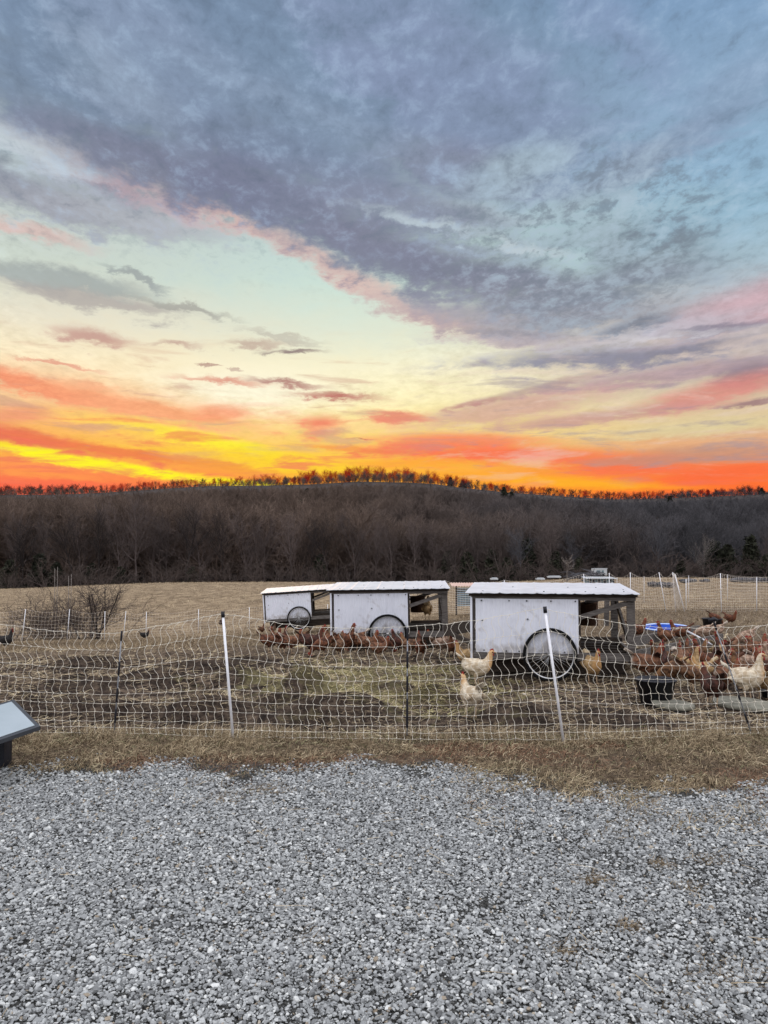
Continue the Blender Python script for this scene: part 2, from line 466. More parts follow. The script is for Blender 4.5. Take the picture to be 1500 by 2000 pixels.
class MB:
    def __init__(s): s.v, s.f, s.sm = [], [], []

    def add(s, vs, fs, smooth=False):
        o = len(s.v)
        s.v += [tuple(p) for p in vs]
        s.f += [tuple(i + o for i in q) for q in fs]
        s.sm += [smooth] * len(fs)

    def box(s, a, b, M=None):
        (x0, y0, z0), (x1, y1, z1) = a, b
        vs = [Vector(p) for p in ((x0, y0, z0), (x1, y0, z0), (x1, y1, z0), (x0, y1, z0), (x0, y0, z1), (x1, y0, z1), (x1, y1, z1), (x0, y1, z1))]
        if M is not None: vs = [M @ p for p in vs]
        s.add(vs, [(0, 3, 2, 1), (4, 5, 6, 7), (0, 1, 5, 4), (1, 2, 6, 5), (2, 3, 7, 6), (3, 0, 4, 7)])

    def beam(s, p, q, w, h, up=(0, 0, 1)):
        """board from p to q, w across, h along 'up'"""
        p, q = Vector(p), Vector(q)
        d = (q - p).normalized(); upv = Vector(up)
        sd = d.cross(upv)
        if sd.length < 1e-4: sd = d.cross(Vector((0, 1, 0)))
        sd.normalize(); un = sd.cross(d).normalized()
        vs = []
        for e in (p, q):
            for a, b in ((-1, -1), (1, -1), (1, 1), (-1, 1)):
                vs.append(e + sd * (a * w / 2) + un * (b * h / 2))
        s.add(vs, [(0, 1, 2, 3), (7, 6, 5, 4), (0, 4, 5, 1), (1, 5, 6, 2), (2, 6, 7, 3), (3, 7, 4, 0)])

    def tube(s, pts, rs, n=5, smooth=True, cap=True):
        pts = [Vector(p) for p in pts]
        if isinstance(rs, (int, float)): rs = [rs] * len(pts)
        o = len(s.v); prev = None
        for i, p in enumerate(pts):
            d = (pts[min(i + 1, len(pts) - 1)] - pts[max(i - 1, 0)])
            if d.length < 1e-9: d = Vector((0, 0, 1))
            d.normalize()
            if prev is None:
                a = d.cross(Vector((0, 0, 1)) if abs(d.z) < .9 else Vector((1, 0, 0))).normalized()
            else:
                a = (prev - d * prev.dot(d)).normalized()
            prev = a; b = d.cross(a)
            for k in range(n):
                t = 2 * math.pi * k / n
                s.v.append(tuple(p + (a * math.cos(t) + b * math.sin(t)) * rs[i]))
        for i in range(len(pts) - 1):
            for k in range(n):
                s.f.append((o + i * n + k, o + i * n + (k + 1) % n, o + (i + 1) * n + (k + 1) % n, o + (i + 1) * n + k)); s.sm.append(smooth)
        if cap:
            s.f.append(tuple(o + k for k in range(n))[::-1]); s.sm.append(False)
            e = o + (len(pts) - 1) * n
            s.f.append(tuple(e + k for k in range(n))); s.sm.append(False)

    def lathe(s, prof, n=32, c=(0, 0, 0), smooth=True, M=None):
        o = len(s.v)
        for r, z in prof:
            for k in range(n):
                t = 2 * math.pi * k / n
                p = Vector((c[0] + r * math.cos(t), c[1] + r * math.sin(t), c[2] + z))
                s.v.append(tuple(M @ p if M is not None else p))
        for i in range(len(prof) - 1):
            for k in range(n):
                s.f.append((o + i * n + k, o + i * n + (k + 1) % n, o + (i + 1) * n + (k + 1) % n, o + (i + 1) * n + k)); s.sm.append(smooth)

    def mesh(s, name):
        me = bpy.data.meshes.new(name)
        me.from_pydata(s.v, [], s.f)
        me.polygons.foreach_set('use_smooth', s.sm)
        me.update()
        return me

    def build(s, name, mat, parent=None):
        return link(name, s.mesh(name), mat, parent)


def link(name, me, mat, parent=None):
    o = bpy.data.objects.new(name, me)
    if mat is not None and not me.materials: me.materials.append(mat)
    C.objects.link(o)
    if parent is not None: o.parent = parent
    return o


def tag(o, label=None, cat=None, group=None, kind=None):
    if label: o['label'] = label
    if cat: o['category'] = cat
    if group: o['group'] = group
    if kind: o['kind'] = kind
    return o


def empty(name, loc=(0, 0, 0), rz=0.0, label=None, cat=None, group=None):
    o = bpy.data.objects.new(name, None); C.objects.link(o)
    o.empty_display_size = .2
    o.location = loc; o.rotation_euler = (0, 0, rz)
    return tag(o, label, cat, group)


def copy_tree(o, parent=None):
    c = o.copy(); C.objects.link(c)
    if parent is not None: c.parent = parent
    for ch in list(o.children): copy_tree(ch, c)
    return c


# ------------------------------------------------------------------ materials
def mat(name, c1, c2=None, scale=8.0, rough=.8, bump=0.0, detail=6, stretch=(1, 1, 1), c3=None, spec=.3, metal=0.0, lo=.35, hi=.65, coords='Object', rand=0.0, bscale=None, trans=0.0):
    m = bpy.data.materials.new(name); m.use_nodes = True
    nt = m.node_tree; N, L = nt.nodes.new, nt.links.new
    b = nt.nodes['Principled BSDF']
    b.inputs['Roughness'].default_value = rough
    b.inputs['Specular IOR Level'].default_value = spec
    b.inputs['Metallic'].default_value = metal
    if c2 is None: c2 = tuple(v * .8 for v in c1)
    tc = N('ShaderNodeTexCoord'); mp = N('ShaderNodeMapping'); mp.inputs['Scale'].default_value = stretch
    L(tc.outputs[coords], mp.inputs[0])
    n = N('ShaderNodeTexNoise'); n.inputs['Scale'].default_value = scale; n.inputs['Detail'].default_value = detail; n.inputs['Roughness'].default_value = .62
    L(mp.outputs[0], n.inputs['Vector'])
    r = N('ShaderNodeValToRGB'); L(n.outputs[0], r.inputs[0])
    r.color_ramp.elements[0].position = lo; r.color_ramp.elements[0].color = (*c2, 1)
    r.color_ramp.elements[1].position = hi; r.color_ramp.elements[1].color = (*c1, 1)
    if c3:
        e = r.color_ramp.elements.new((lo + hi) / 2); e.color = (*c3, 1)
    col = r.outputs[0]
    if rand:
        oi = N('ShaderNodeObjectInfo'); mr = N('ShaderNodeMapRange')
        L(oi.outputs['Random'], mr.inputs[0]); mr.inputs[3].default_value = 1 - rand; mr.inputs[4].default_value = 1 + rand
        hs = N('ShaderNodeHueSaturation'); L(mr.outputs[0], hs.inputs['Value']); L(col, hs.inputs['Color']); col = hs.outputs[0]
    L(col, b.inputs['Base Color'])
    if bump:
        bp = N('ShaderNodeBump'); bp.inputs['Strength'].default_value = bump; bp.inputs['Distance'].default_value = .02
        if bscale:
            n2 = N('ShaderNodeTexNoise'); n2.inputs['Scale'].default_value = bscale; n2.inputs['Detail'].default_value = 4; L(mp.outputs[0], n2.inputs['Vector'])
            L(n2.outputs[0], bp.inputs['Height'])
        else: L(n.outputs[0], bp.inputs['Height'])
        L(bp.outputs[0], b.inputs['Normal'])
    return m


M = {}
M['wood'] = mat('weathered_wood', (.13, .115, .105), (.05, .042, .038), 5, .85, .4, stretch=(2, 2, 10), c3=(.09, .078, .072))
M['wood_h'] = mat('weathered_wood_flat', (.15, .135, .125), (.055, .047, .043), 5, .85, .4, stretch=(1.5, 8, 12), c3=(.10, .088, .082))
M['darkwood'] = mat('dark_wood', (.05, .036, .028), (.018, .013, .01), 6, .85, .3, stretch=(1, 6, 8))
M['white_metal'] = mat('white_painted_metal', (.68, .695, .77), (.56, .575, .645), 3, .5, .05, spec=.4, lo=.25, hi=.6)
def stain(m):
    nt = m.node_tree; N, L = nt.nodes.new, nt.links.new
    b = nt.nodes['Principled BSDF']; src = b.inputs['Base Color'].links[0].from_socket
    tc = N('ShaderNodeTexCoord'); sp = N('ShaderNodeSeparateXYZ'); L(tc.outputs['Object'], sp.inputs[0])
    n = N('ShaderNodeTexNoise'); n.inputs['Scale'].default_value = 9; n.inputs['Detail'].default_value = 7; L(tc.outputs['Object'], n.inputs['Vector'])
    mp = N('ShaderNodeMapping'); mp.inputs['Scale'].default_value = (26, 26, 1.6); L(tc.outputs['Object'], mp.inputs[0])
    n2 = N('ShaderNodeTexNoise'); n2.inputs['Scale'].default_value = 1.0; n2.inputs['Detail'].default_value = 4; L(mp.outputs[0], n2.inputs['Vector'])
    z = N('ShaderNodeMapRange'); L(sp.outputs[2], z.inputs[0]); z.inputs[1].default_value = .60; z.inputs[2].default_value = .33
    a = N('ShaderNodeMath'); a.operation = 'MULTIPLY_ADD'; L(z.outputs[0], a.inputs[0]); a.inputs[1].default_value = .30; L(n.outputs[0], a.inputs[2])
    r = N('ShaderNodeMapRange'); L(a.outputs[0], r.inputs[0]); r.inputs[1].default_value = .60; r.inputs[2].default_value = .84; r.inputs[4].default_value = .55
    r2 = N('ShaderNodeMapRange'); L(n2.outputs[0], r2.inputs[0]); r2.inputs[1].default_value = .58; r2.inputs[2].default_value = .76; r2.inputs[4].default_value = .17
    m1 = N('ShaderNodeMix'); m1.data_type = 'RGBA'; L(r.outputs[0], m1.inputs[0]); L(src, m1.inputs[6]); m1.inputs[7].default_value = (.20, .16, .12, 1)
    m2 = N('ShaderNodeMix'); m2.data_type = 'RGBA'; L(r2.outputs[0], m2.inputs[0]); L(m1.outputs[2], m2.inputs[6]); m2.inputs[7].default_value = (.30, .30, .34, 1)
    L(m2.outputs[2], b.inputs['Base Color'])


stain(M['white_metal'])
M['roof_metal'] = mat('white_roof_metal', (.60, .63, .69), (.46, .49, .54), 4, .35, .05, spec=.5, lo=.3, hi=.6)
M['screw'] = mat('screw_rubber', (.03, .03, .04), (.02, .02, .02), 20, .6)
M['tyre'] = mat('black_tyre', (.010, .010, .011), (.006, .006, .006), 30, .9, .3, spec=.08)
M['steel'] = mat('bright_steel', (.55, .55, .56), (.38, .38, .38), 20, .35, 0, metal=.8)
M['net'] = mat('white_poly_twine', (.78, .73, .64), (.58, .53, .45), 9, .6, lo=.3, hi=.6)
M['net_far'] = mat('pale_poly_twine', (.70, .62, .54), (.56, .49, .42), 30, .7)
M['post_white'] = mat('white_fibre_post', (.78, .78, .82), (.66, .66, .7), 20, .45)
M['post_grey'] = mat('grey_fibre_post', (.26, .27, .30), (.18, .19, .21), 20, .5)
M['black_plastic'] = mat('black_plastic', (.012, .013, .02), (.008, .008, .011), 8, .45, .2)
M['blue_plastic'] = mat('blue_pool_plastic', (.01, .07, .42), (.006, .045, .33), 5, .35)
M['blue_rim'] = mat('pale_blue_rim', (.50, .62, .92), (.36, .5, .85), 6, .35)
M['bark'] = mat('winter_bark', (.115, .088, .082), (.055, .042, .040), 1.2, .95, rand=.3)
M['bark_dark'] = mat('dark_bark', (.035, .026, .024), (.016, .012, .012), 1.5, .95, rand=.25)
M['bark_grey'] = mat('grey_twigs', (.082, .080, .088), (.044, .042, .048), 1.0, .95, rand=.3)
M['bark_pale'] = mat('pale_bark', (.26, .23, .21), (.13, .11, .10), 1.5, .9)
M['cedar'] = mat('cedar_needles', (.030, .034, .018), (.012, .012, .008), 2.5, .95, rand=.35)
M['shrub'] = mat('shrub_bark', (.10, .075, .065), (.045, .033, .03), 3, .95)
M['straw'] = mat('straw', (.50, .40, .22), (.24, .19, .11), 12, .85, coords='Object')
M['sign_frame'] = mat('dark_frame', (.055, .06, .07), (.04, .043, .05), 8, .5)
M['sign_face'] = mat('pale_sign_face', (.36, .41, .45), (.30, .35, .38), 3, .35, lo=.3, hi=.7, spec=.5)
M['concrete'] = mat('round_lid_concrete', (.22, .21, .17), (.10, .095, .075), 9, .9, .4)
M['orange_metal'] = mat('pinkish_roof_metal', (.66, .46, .40), (.56, .38, .33), 5, .5, .1)
M['blue_slats'] = mat('pale_blue_boards', (.34, .43, .48), (.22, .29, .34), 5, .7)
M['teal_wall'] = mat('teal_wall', (.16, .22, .24), (.09, .12, .14), 4, .8)
M['pale_grey'] = mat('pale_grey_sheet', (.48, .5, .52), (.36, .38, .4), 4, .6)
M['log'] = mat('cut_log', (.20, .15, .10), (.06, .045, .03), 6, .9, .6, stretch=(1, 8, 8))
M['manure'] = mat('dark_bedding', (.075, .052, .036), (.022, .016, .012), 9, .95, .8)
M['dark_stones'] = mat('dark_rocks', (.09, .09, .10), (.03, .03, .035), 3, .9, .5)
M['comb'] = mat('red_comb', (.30, .022, .018), (.18, .012, .01), 30, .5)
M['beak'] = mat('horn_beak', (.40, .27, .12), (.3, .19, .08), 30, .5)
M['shank'] = mat('yellow_shank', (.45, .33, .22), (.3, .2, .12), 40, .6)
M['eye'] = mat('dark_eye', (.01, .008, .006), (.01, .008, .006), 5, .2)
M['egg'] = mat('egg_shell', (.75, .70, .64), (.7, .64, .58), 5, .5)
M['rust'] = mat('brown_bucket', (.10, .05, .03), (.05, .028, .018), 6, .7)


def glow_bark():  # red sky glow around the crest trees, put into the twig colour
    m = mat('glow_tinted_twigs', (.22, .07, .045), (.10, .035, .025), 1.5, .95, rand=.3)
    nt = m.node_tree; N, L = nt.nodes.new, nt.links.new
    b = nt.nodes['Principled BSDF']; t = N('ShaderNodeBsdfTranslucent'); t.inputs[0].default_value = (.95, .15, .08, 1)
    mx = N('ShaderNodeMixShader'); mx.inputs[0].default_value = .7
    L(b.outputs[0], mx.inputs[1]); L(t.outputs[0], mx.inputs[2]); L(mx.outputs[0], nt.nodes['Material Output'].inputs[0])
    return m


M['ridge_glow'] = glow_bark()


def ground_material():
    m = bpy.data.materials.new('ground_soil_and_turf'); m.use_nodes = True
    nt = m.node_tree; N, L = nt.nodes.new, nt.links.new
    b = nt.nodes['Principled BSDF']; b.inputs['Roughness'].default_value = .95; b.inputs['Specular IOR Level'].default_value = .1
    geo = N('ShaderNodeNewGeometry'); sep = N('ShaderNodeSeparateXYZ'); L(geo.outputs['Position'], sep.inputs[0])

    def nz(s, d=6, st=(1, 1, 1), r=.62, off=(0, 0, 0)):
        mp = N('ShaderNodeMapping'); mp.inputs['Scale'].default_value = st; mp.inputs['Location'].default_value = off; L(geo.outputs['Position'], mp.inputs[0])
        n = N('ShaderNodeTexNoise'); n.inputs['Scale'].default_value = s; n.inputs['Detail'].default_value = d; n.inputs['Roughness'].default_value = r
        L(mp.outputs[0], n.inputs['Vector']); return n.outputs[0]

    def ramp(f, *cs):
        r = N('ShaderNodeValToRGB'); L(f, r.inputs[0]); el = r.color_ramp.elements
        for i, (p, c) in enumerate(cs):
            e = el[i] if i < 2 else el.new(p)
            e.position = p
        for i, (p, c) in enumerate(sorted(cs)): el[i].position = p; el[i].color = (*c, 1)
        return r.outputs[0]

    def mt(op, a, b_, c=None):
        n = N('ShaderNodeMath'); n.operation = op
        for i, v in enumerate((a, b_, c)):
            if v is None: continue
            if isinstance(v, (int, float)): n.inputs[i].default_value = v
            else: L(v, n.inputs[i])
        return n.outputs[0]

    def rg(v, a, b_, c=0., d=1.):
        n = N('ShaderNodeMapRange'); n.interpolation_type = 'SMOOTHSTEP'; L(v, n.inputs[0])
        for i, x in enumerate((a, b_, c, d)): n.inputs[i + 1].default_value = x
        return n.outputs[0]

    def mx(f, a, c):
        n = N('ShaderNodeMix'); n.data_type = 'RGBA'
        L(f, n.inputs[0]) if not isinstance(f, float) else setattr(n.inputs[0], 'default_value', f)
        L(a, n.inputs[6]); L(c, n.inputs[7]); return n.outputs[2]
    dirt = ramp(nz(9, 8, r=.7), (.38, (.014, .010, .008)), (.5, (.055, .039, .030)), (.64, (.21, .155, .11)))
    hay = ramp(nz(30, 6, (1, .5, 1), .7), (.3, (.07, .058, .03)), (.6, (.22, .19, .095)), (.75, (.42, .36, .2)))
    field = ramp(nz(1.6, 9, (1, .6, 1), .75), (.36, (.11, .078, .05)), (.52, (.25, .185, .12)), (.68, (.40, .31, .20)))
    litter = ramp(nz(14, 8, (1, .6, 1), .75), (.35, (.05, .036, .026)), (.5, (.15, .11, .075)), (.7, (.30, .235, .16)))
    gravel = ramp(nz(55, 5, r=.8), (.39, (.015, .015, .015)), (.51, (.06, .059, .056)), (.67, (.20, .20, .19)))
    turf = ramp(nz(20, 7, (1, .6, 1), .7), (.35, (.05, .038, .026)), (.55, (.14, .10, .068)), (.7, (.26, .2, .13)))
    leaf = ramp(nz(.25, 8, r=.7), (.35, (.028, .021, .02)), (.65, (.06, .045, .042)))
    y = sep.outputs[1]; x = sep.outputs[0]
    n1 = nz(.9, 5); n2 = nz(3.5, 6, off=(5, 5, 0))
    # hay patch
    hx = mt('DIVIDE', mt('SUBTRACT', x, -.15), 1.7); hy = mt('DIVIDE', mt('SUBTRACT', y, 9.6), 2.0)
    hd = mt('SQRT', mt('ADD', mt('MULTIPLY', hx, hx), mt('MULTIPLY', hy, hy)), None)
    hm = rg(mt('MULTIPLY_ADD', mt('SUBTRACT', n2, .5), 5.0, hd), 1.05, .3)
    c = mx(hm, dirt, hay)
    c = mx(rg(mt('MULTIPLY_ADD', n1, 7.0, y), 15.0, 20.0), c, litter)
    c = mx(rg(mt('MULTIPLY_ADD', n1, 10.0, y), 27., 34.), c, field)
    # turf strip and gravel near the camera
    ma = N('ShaderNodeAttribute'); ma.attribute_name = 'mud_shade'
    umber = ramp(nz(12, 7, r=.7), (.38, (.008, .006, .005)), (.6, (.045, .031, .024)))  # darkest soil tone, mixed in by the mud and painted shade mask
    c = mx(rg(mt('MULTIPLY_ADD', mt('SUBTRACT', n2, .5), .8, ma.outputs['Fac']), .15, .75, 0., .6), c, umber)
    yt = mt('MULTIPLY_ADD', mt('SUBTRACT', n2, .5), .5, y)
    c = mx(rg(yt, 7.0, 6.7), c, turf)
    edge = mt('MULTIPLY_ADD', rg(x, .6, 2.0), -.55, 5.90)
    c = mx(rg(mt('SUBTRACT', yt, edge), .10, -.06), c, gravel)
    c = mx(rg(y, 96., 106.), c, leaf)
    L(c, b.inputs['Base Color'])
    bp = N('ShaderNodeBump'); bp.inputs['Strength'].default_value = .9; bp.inputs['Distance'].default_value = .03
    L(nz(22, 8, r=.75), bp.inputs['Height']); L(bp.outputs[0], b.inputs['Normal'])
    return m


def attr_mat(name, stops, rough=.85, spec=.2, attr='tone', bump=0.0, bscale=200):
    m = bpy.data.materials.new(name); m.use_nodes = True
    nt = m.node_tree; N, L = nt.nodes.new, nt.links.new
    b = nt.nodes['Principled BSDF']; b.inputs['Roughness'].default_value = rough; b.inputs['Specular IOR Level'].default_value = spec
    a = N('ShaderNodeAttribute'); a.attribute_name = attr
    r = N('ShaderNodeValToRGB'); L(a.outputs['Fac'], r.inputs[0]); el = r.color_ramp.elements
    while len(el) < len(stops): el.new(.5)
    for i, (p, c) in enumerate(stops): el[i].position = p; el[i].color = (*c, 1)
    L(r.outputs[0], b.inputs['Base Color'])
    if bump:
        n = N('ShaderNodeTexNoise'); n.inputs['Scale'].default_value = bscale; n.inputs['Detail'].default_value = 3
        g = N('ShaderNodeNewGeometry'); L(g.outputs['Position'], n.inputs['Vector'])
        mxn = N('ShaderNodeMix'); mxn.data_type = 'RGBA'; mxn.blend_type = 'MULTIPLY'; mxn.inputs[0].default_value = .55
        rr = N('ShaderNodeMapRange'); L(n.outputs[0], rr.inputs[0]); rr.inputs[1].default_value = .3; rr.inputs[2].default_value = .7; rr.inputs[3].default_value = .55; rr.inputs[4].default_value = 1.1
        L(r.outputs[0], mxn.inputs[6]); L(rr.outputs[0], mxn.inputs[7]); L(mxn.outputs[2], b.inputs['Base Color'])
        bp = N('ShaderNodeBump'); bp.inputs['Strength'].default_value = bump; bp.inputs['Distance'].default_value = .002
        L(n.outputs[0], bp.inputs['Height']); L(bp.outputs[0], b.inputs['Normal'])
    return m


# ------------------------------------------------------------------ ground sheet
def build_ground():
    ys = np.concatenate([np.linspace(-40, 0, 12)[:-1], np.linspace(0, 5.4, 50)[:-1], np.geomspace(5.4, 16, 430)[:-1], np.geomspace(16, 135, 420)])
    us = np.concatenate([-np.geomspace(2.6, .62, 16)[:-1], np.linspace(-.62, .62, 520), np.geomspace(.62, 2.6, 16)[1:]])
    Yg, Ug = np.meshgrid(ys, us, indexing='ij')
    Xg = Ug * np.sqrt(np.maximum(Yg, 0) ** 2 + 36 * np.exp(-np.maximum(Yg, 0) / 4) * 1.0 + 1)
    Zg = gz(Xg, Yg)
    v = np.stack([Xg.ravel(), Yg.ravel(), Zg.ravel()], 1)
    nY, nU = Yg.shape
    i = np.arange(nY - 1)[:, None] * nU + np.arange(nU - 1)[None, :]
    f = np.stack([i, i + 1, i + 1 + nU, i + nU], -1).reshape(-1, 4)
    me = np_mesh('ground', v, f, True)
    at = me.attributes.new('mud_shade', 'FLOAT', 'POINT'); at.data.foreach_set('value', mud_shade(v[:, 0], v[:, 1]).astype(np.float32))
    o = link('ground', me, ground_material())
    tag(o, kind='structure')


build_ground()


def hill_z(x, y):
    x, y = np.asarray(x, float), np.asarray(y, float)
    px = CX + F * x / y
    yr = np.interp(px, RX, RY)
    zr = EYE + (1081 - yr) / F * HDR
    zb = base_z(x, np.full_like(y, 125.0))
    t = np.clip((y - 128) / (HDR - 128), 0, 1)
    s = t * .55 + .45 * t * t * (3 - 2 * t)
    z = zb + (zr - zb) * s
    z = z + np.sin(t * math.pi) * 3.0 * fbm(x * .02, y * .02, 77)
    return z - np.clip(y - HDR, 0, 400) * .12


def build_hill():
    ys = np.concatenate([np.linspace(122, HDR, 70)[:-1], np.geomspace(HDR, 620, 20)])
    us = np.linspace(-1.6, 1.6, 260)
    Yg, Ug = np.meshgrid(ys, us, indexing='ij'); Xg = Ug * Yg
    v = np.stack([Xg.ravel(), Yg.ravel(), hill_z(Xg, Yg).ravel()], 1)
    nY, nU = Yg.shape
    i = np.arange(nY - 1)[:, None] * nU + np.arange(nU - 1)[None, :]
    f = np.stack([i, i + 1, i + 1 + nU, i + nU], -1).reshape(-1, 4)
    o = link('hill', np_mesh('hill', v, f, True), mat('leaf_litter_hill', (.05, .036, .032), (.026, .019, .017), .15, .95))
    tag(o, kind='structure')


build_hill()

# ------------------------------------------------------------------ gravel stones
def gravel_edge(x):
    e = 5.90 + .22 * fbm(x * 1.3, x * 0 + 3.3, 41) * 2 + .10 * fbm(x * 5, x * 0, 43) * 2
    e = e - .62 * sstep(x, .6, 1.4) * (1 - .55 * sstep(x, 2.1, 2.9)) - .12 * np.exp(-((x + .9) / .35) ** 2)
    return e


ICO_T = (1 + 5 ** .5) / 2
ICO_V = np.array([(-1, ICO_T, 0), (1, ICO_T, 0), (-1, -ICO_T, 0), (1, -ICO_T, 0), (0, -1, ICO_T), (0, 1, ICO_T), (0, -1, -ICO_T), (0, 1, -ICO_T), (ICO_T, 0, -1), (ICO_T, 0, 1), (-ICO_T, 0, -1), (-ICO_T, 0, 1)], float)
ICO_V /= np.linalg.norm(ICO_V[0])
ICO_F = np.array([(0, 11, 5), (0, 5, 1), (0, 1, 7), (0, 7, 10), (0, 10, 11), (1, 5, 9), (5, 11, 4), (11, 10, 2), (10, 7, 6), (7, 1, 8), (3, 9, 4), (3, 4, 2), (3, 2, 6), (3, 6, 8), (3, 8, 9), (4, 9, 5), (2, 4, 11), (6, 2, 10), (8, 6, 7), (9, 8, 1)])


def subdiv(v, f):
    v = list(map(tuple, v)); cache = {}; out = []

    def mid(a, b):
        k = (min(a, b), max(a, b))
        if k not in cache:
            m_ = (np.array(v[a]) + np.array(v[b])) / 2; m_ /= np.linalg.norm(m_); v.append(tuple(m_)); cache[k] = len(v) - 1
        return cache[k]
    for a, b, c in f:
        ab, bc, ca = mid(a, b), mid(b, c), mid(c, a)
        out += [(a, ab, ca), (b, bc, ab), (c, ca, bc), (ab, bc, ca)]
    return np.array(v), np.array(out)


ICO2 = subdiv(ICO_V, ICO_F)


def stones(pts, rad, proto, jit):
    pv, pf = proto
    n, k = len(pts), len(pv)
    s = np.stack([rad * nr.uniform(.75, 1.45, n), rad * nr.uniform(.7, 1.15, n), rad * nr.uniform(.42, .82, n)], 1)
    V = pv[None] * (1 + nr.normal(0, jit, (n, k, 1)))
    # flat cuts: clamp along random directions gives crushed-stone facets
    for _ in range(7 if k > 12 else 3):
        d = nr.normal(size=(n, 3)); d /= np.linalg.norm(d, axis=1, keepdims=True)
        h = nr.uniform(.40, .82, (n, 1))
        dot = np.einsum('nkj,nj->nk', V, d)
        V = V - np.maximum(dot - h, 0)[..., None] * d[:, None, :]
    V = V * s[:, None, :]
    tilt = nr.normal(0, .35, n); ca, sa = np.cos(tilt)[:, None], np.sin(tilt)[:, None]
    Vx, Vy, Vz = V[..., 0], V[..., 1], V[..., 2]
    Vx, Vz = Vx * ca - Vz * sa, Vx * sa + Vz * ca
    a = nr.uniform(0, 6.283, n); ca, sa = np.cos(a)[:, None], np.sin(a)[:, None]
    V = np.stack([Vx * ca - Vy * sa, Vx * sa + Vy * ca, Vz], -1) + pts[:, None, :]
    Fc = pf[None] + (np.arange(n) * k)[:, None, None]
    return V.reshape(-1, 3), Fc.reshape(-1, 3), len(pf)


def build_gravel():
    vs, fs, tn, off = [], [], [], 0
    for (y0, y1, dens, proto, jit) in ((2.1, 2.95, 12500, ICO2, .04), (2.95, 4.3, 12000, (ICO_V, ICO_F), .12), (4.3, 6.1, 9000, (ICO_V, ICO_F), .12)):
        w = y1 * .56 + .7
        n = int(2 * w * (y1 - y0) * dens)
        x, y = nr.uniform(-w, w, n), nr.uniform(y0, y1, n)
        # thin out towards the turf and in dirty patches
        e = gravel_edge(x)
        keep = (nr.random(n) < np.clip((e - y) / .45 + .2 + 2.4 * fbm(x * 4, y * 5, 63), 0, 1)) & (np.abs(x) < y * .56 + .7)
        patch = fbm(x * 2.5, y * 2.5, 61) > .17
        keep &= ~(patch & (nr.random(n) < .35) & (x > .3) & (y > 2.9))
        x, y = x[keep], y[keep]; n = len(x)
        r = np.clip(nr.lognormal(math.log(.0072 if y0 < 4 else .0082), .33, n), .0035, .017)
        z = nr.uniform(-.7, 1.0, n) * .011 + gz(x, y) + .006 * fbm(x * 3, y * 3, 5)
        V, Fc, nf = stones(np.stack([x, y, z], 1), r, proto, jit)
        vs.append(V); fs.append(Fc + off); off += len(V)
        t = np.clip(nr.normal(.54, .21, n) + .16 * fbm(x * 1.2, y * 1.2, 12), 0, .93)
        warm = nr.random(n) < .022
        t = np.where(warm, nr.uniform(.955, 1, n), t)
        tn.append(np.repeat(t, nf))
    me = np_mesh('gravel', np.concatenate(vs), np.concatenate(fs))
    at = me.attributes.new('tone', 'FLOAT', 'FACE'); at.data.foreach_set('value', np.concatenate(tn).astype(np.float32))
    m = attr_mat('limestone_gravel', [(0, (.07, .07, .072)), (.3, (.19, .195, .198)), (.55, (.32, .328, .33)), (.8, (.47, .48, .478)), (.94, (.64, .645, .63)), (.955, (.22, .17, .12)), (1, (.42, .37, .30))], .75, .25, bump=.3, bscale=260)
    tag(link('gravel', me, m), 'grey crushed limestone gravel covering the drive', 'gravel', kind='stuff')


build_gravel()


# ------------------------------------------------------------------ blades of grass / straw
def blades(name, x, y, length, width, lean, tone, material, label, cat, segs=2, curl=.4, lift=None, flat=None):
    n = len(x)
    z = gz(x, y) - .004
    if lift is not None: z = z + lift
    a = nr.uniform(0, 6.283, n)
    dx, dy = np.cos(a), np.sin(a)
    wa = a + np.pi / 2 + nr.normal(0, .4, n)
    wx, wy = np.cos(wa) * width / 2, np.sin(wa) * width / 2
    pts = []
    for k in range(segs + 1):
        t = k / segs
        th = lean + curl * t * nr.uniform(.4, 1.6, n)
        h = length * t
        px_, pz_ = h * np.sin(th), h * np.maximum(np.cos(th), .02)
        pts.append((x + dx * px_, y + dy * px_, z + pz_))
    V = []
    for k, (X_, Y_, Z_) in enumerate(pts):
        wsc = 1 - .75 * (k / segs)
        V.append(np.stack([X_ - wx * wsc, Y_ - wy * wsc, Z_], 1)); V.append(np.stack([X_ + wx * wsc, Y_ + wy * wsc, Z_ + width * .3], 1))
    V = np.stack(V, 1)
    k = 2 * (segs + 1)
    fq = np.array([(2 * i, 2 * i + 1, 2 * i + 3, 2 * i + 2) for i in range(segs)])
    Fc = fq[None] + (np.arange(n) * k)[:, None, None]
    me = np_mesh(name, V.reshape(-1, 3), Fc.reshape(-1, 4), True)
    at = me.attributes.new('tone', 'FLOAT', 'FACE'); at.data.foreach_set('value', np.repeat(tone, segs).astype(np.float32))
    return tag(link(name, me, material), label, cat, kind='stuff')


GM = attr_mat('dry_grass_blades', [(0, (.035, .028, .018)), (.3, (.11, .08, .05)), (.6, (.24, .18, .115)), (.85, (.42, .33, .21)), (.93, (.60, .50, .34)), (1, (.10, .12, .045))], .9, .1)
RM = attr_mat('reddish_dead_grass', [(0, (.04, .022, .014)), (.4, (.13, .07, .045)), (.8, (.28, .16, .10)), (1, (.4, .28, .18))], .9, .1)
SM = attr_mat('straw_strands', [(0, (.018, .013, .010)), (.35, (.06, .043, .032)), (.6, (.15, .11, .08)), (.8, (.36, .28, .18)), (1, (.70, .58, .38))], .9, .1)
HM = attr_mat('hay_strands', [(0, (.09, .08, .03)), (.4, (.27, .24, .10)), (.8, (.50, .43, .22)), (1, (.72, .64, .40))], .9, .1)


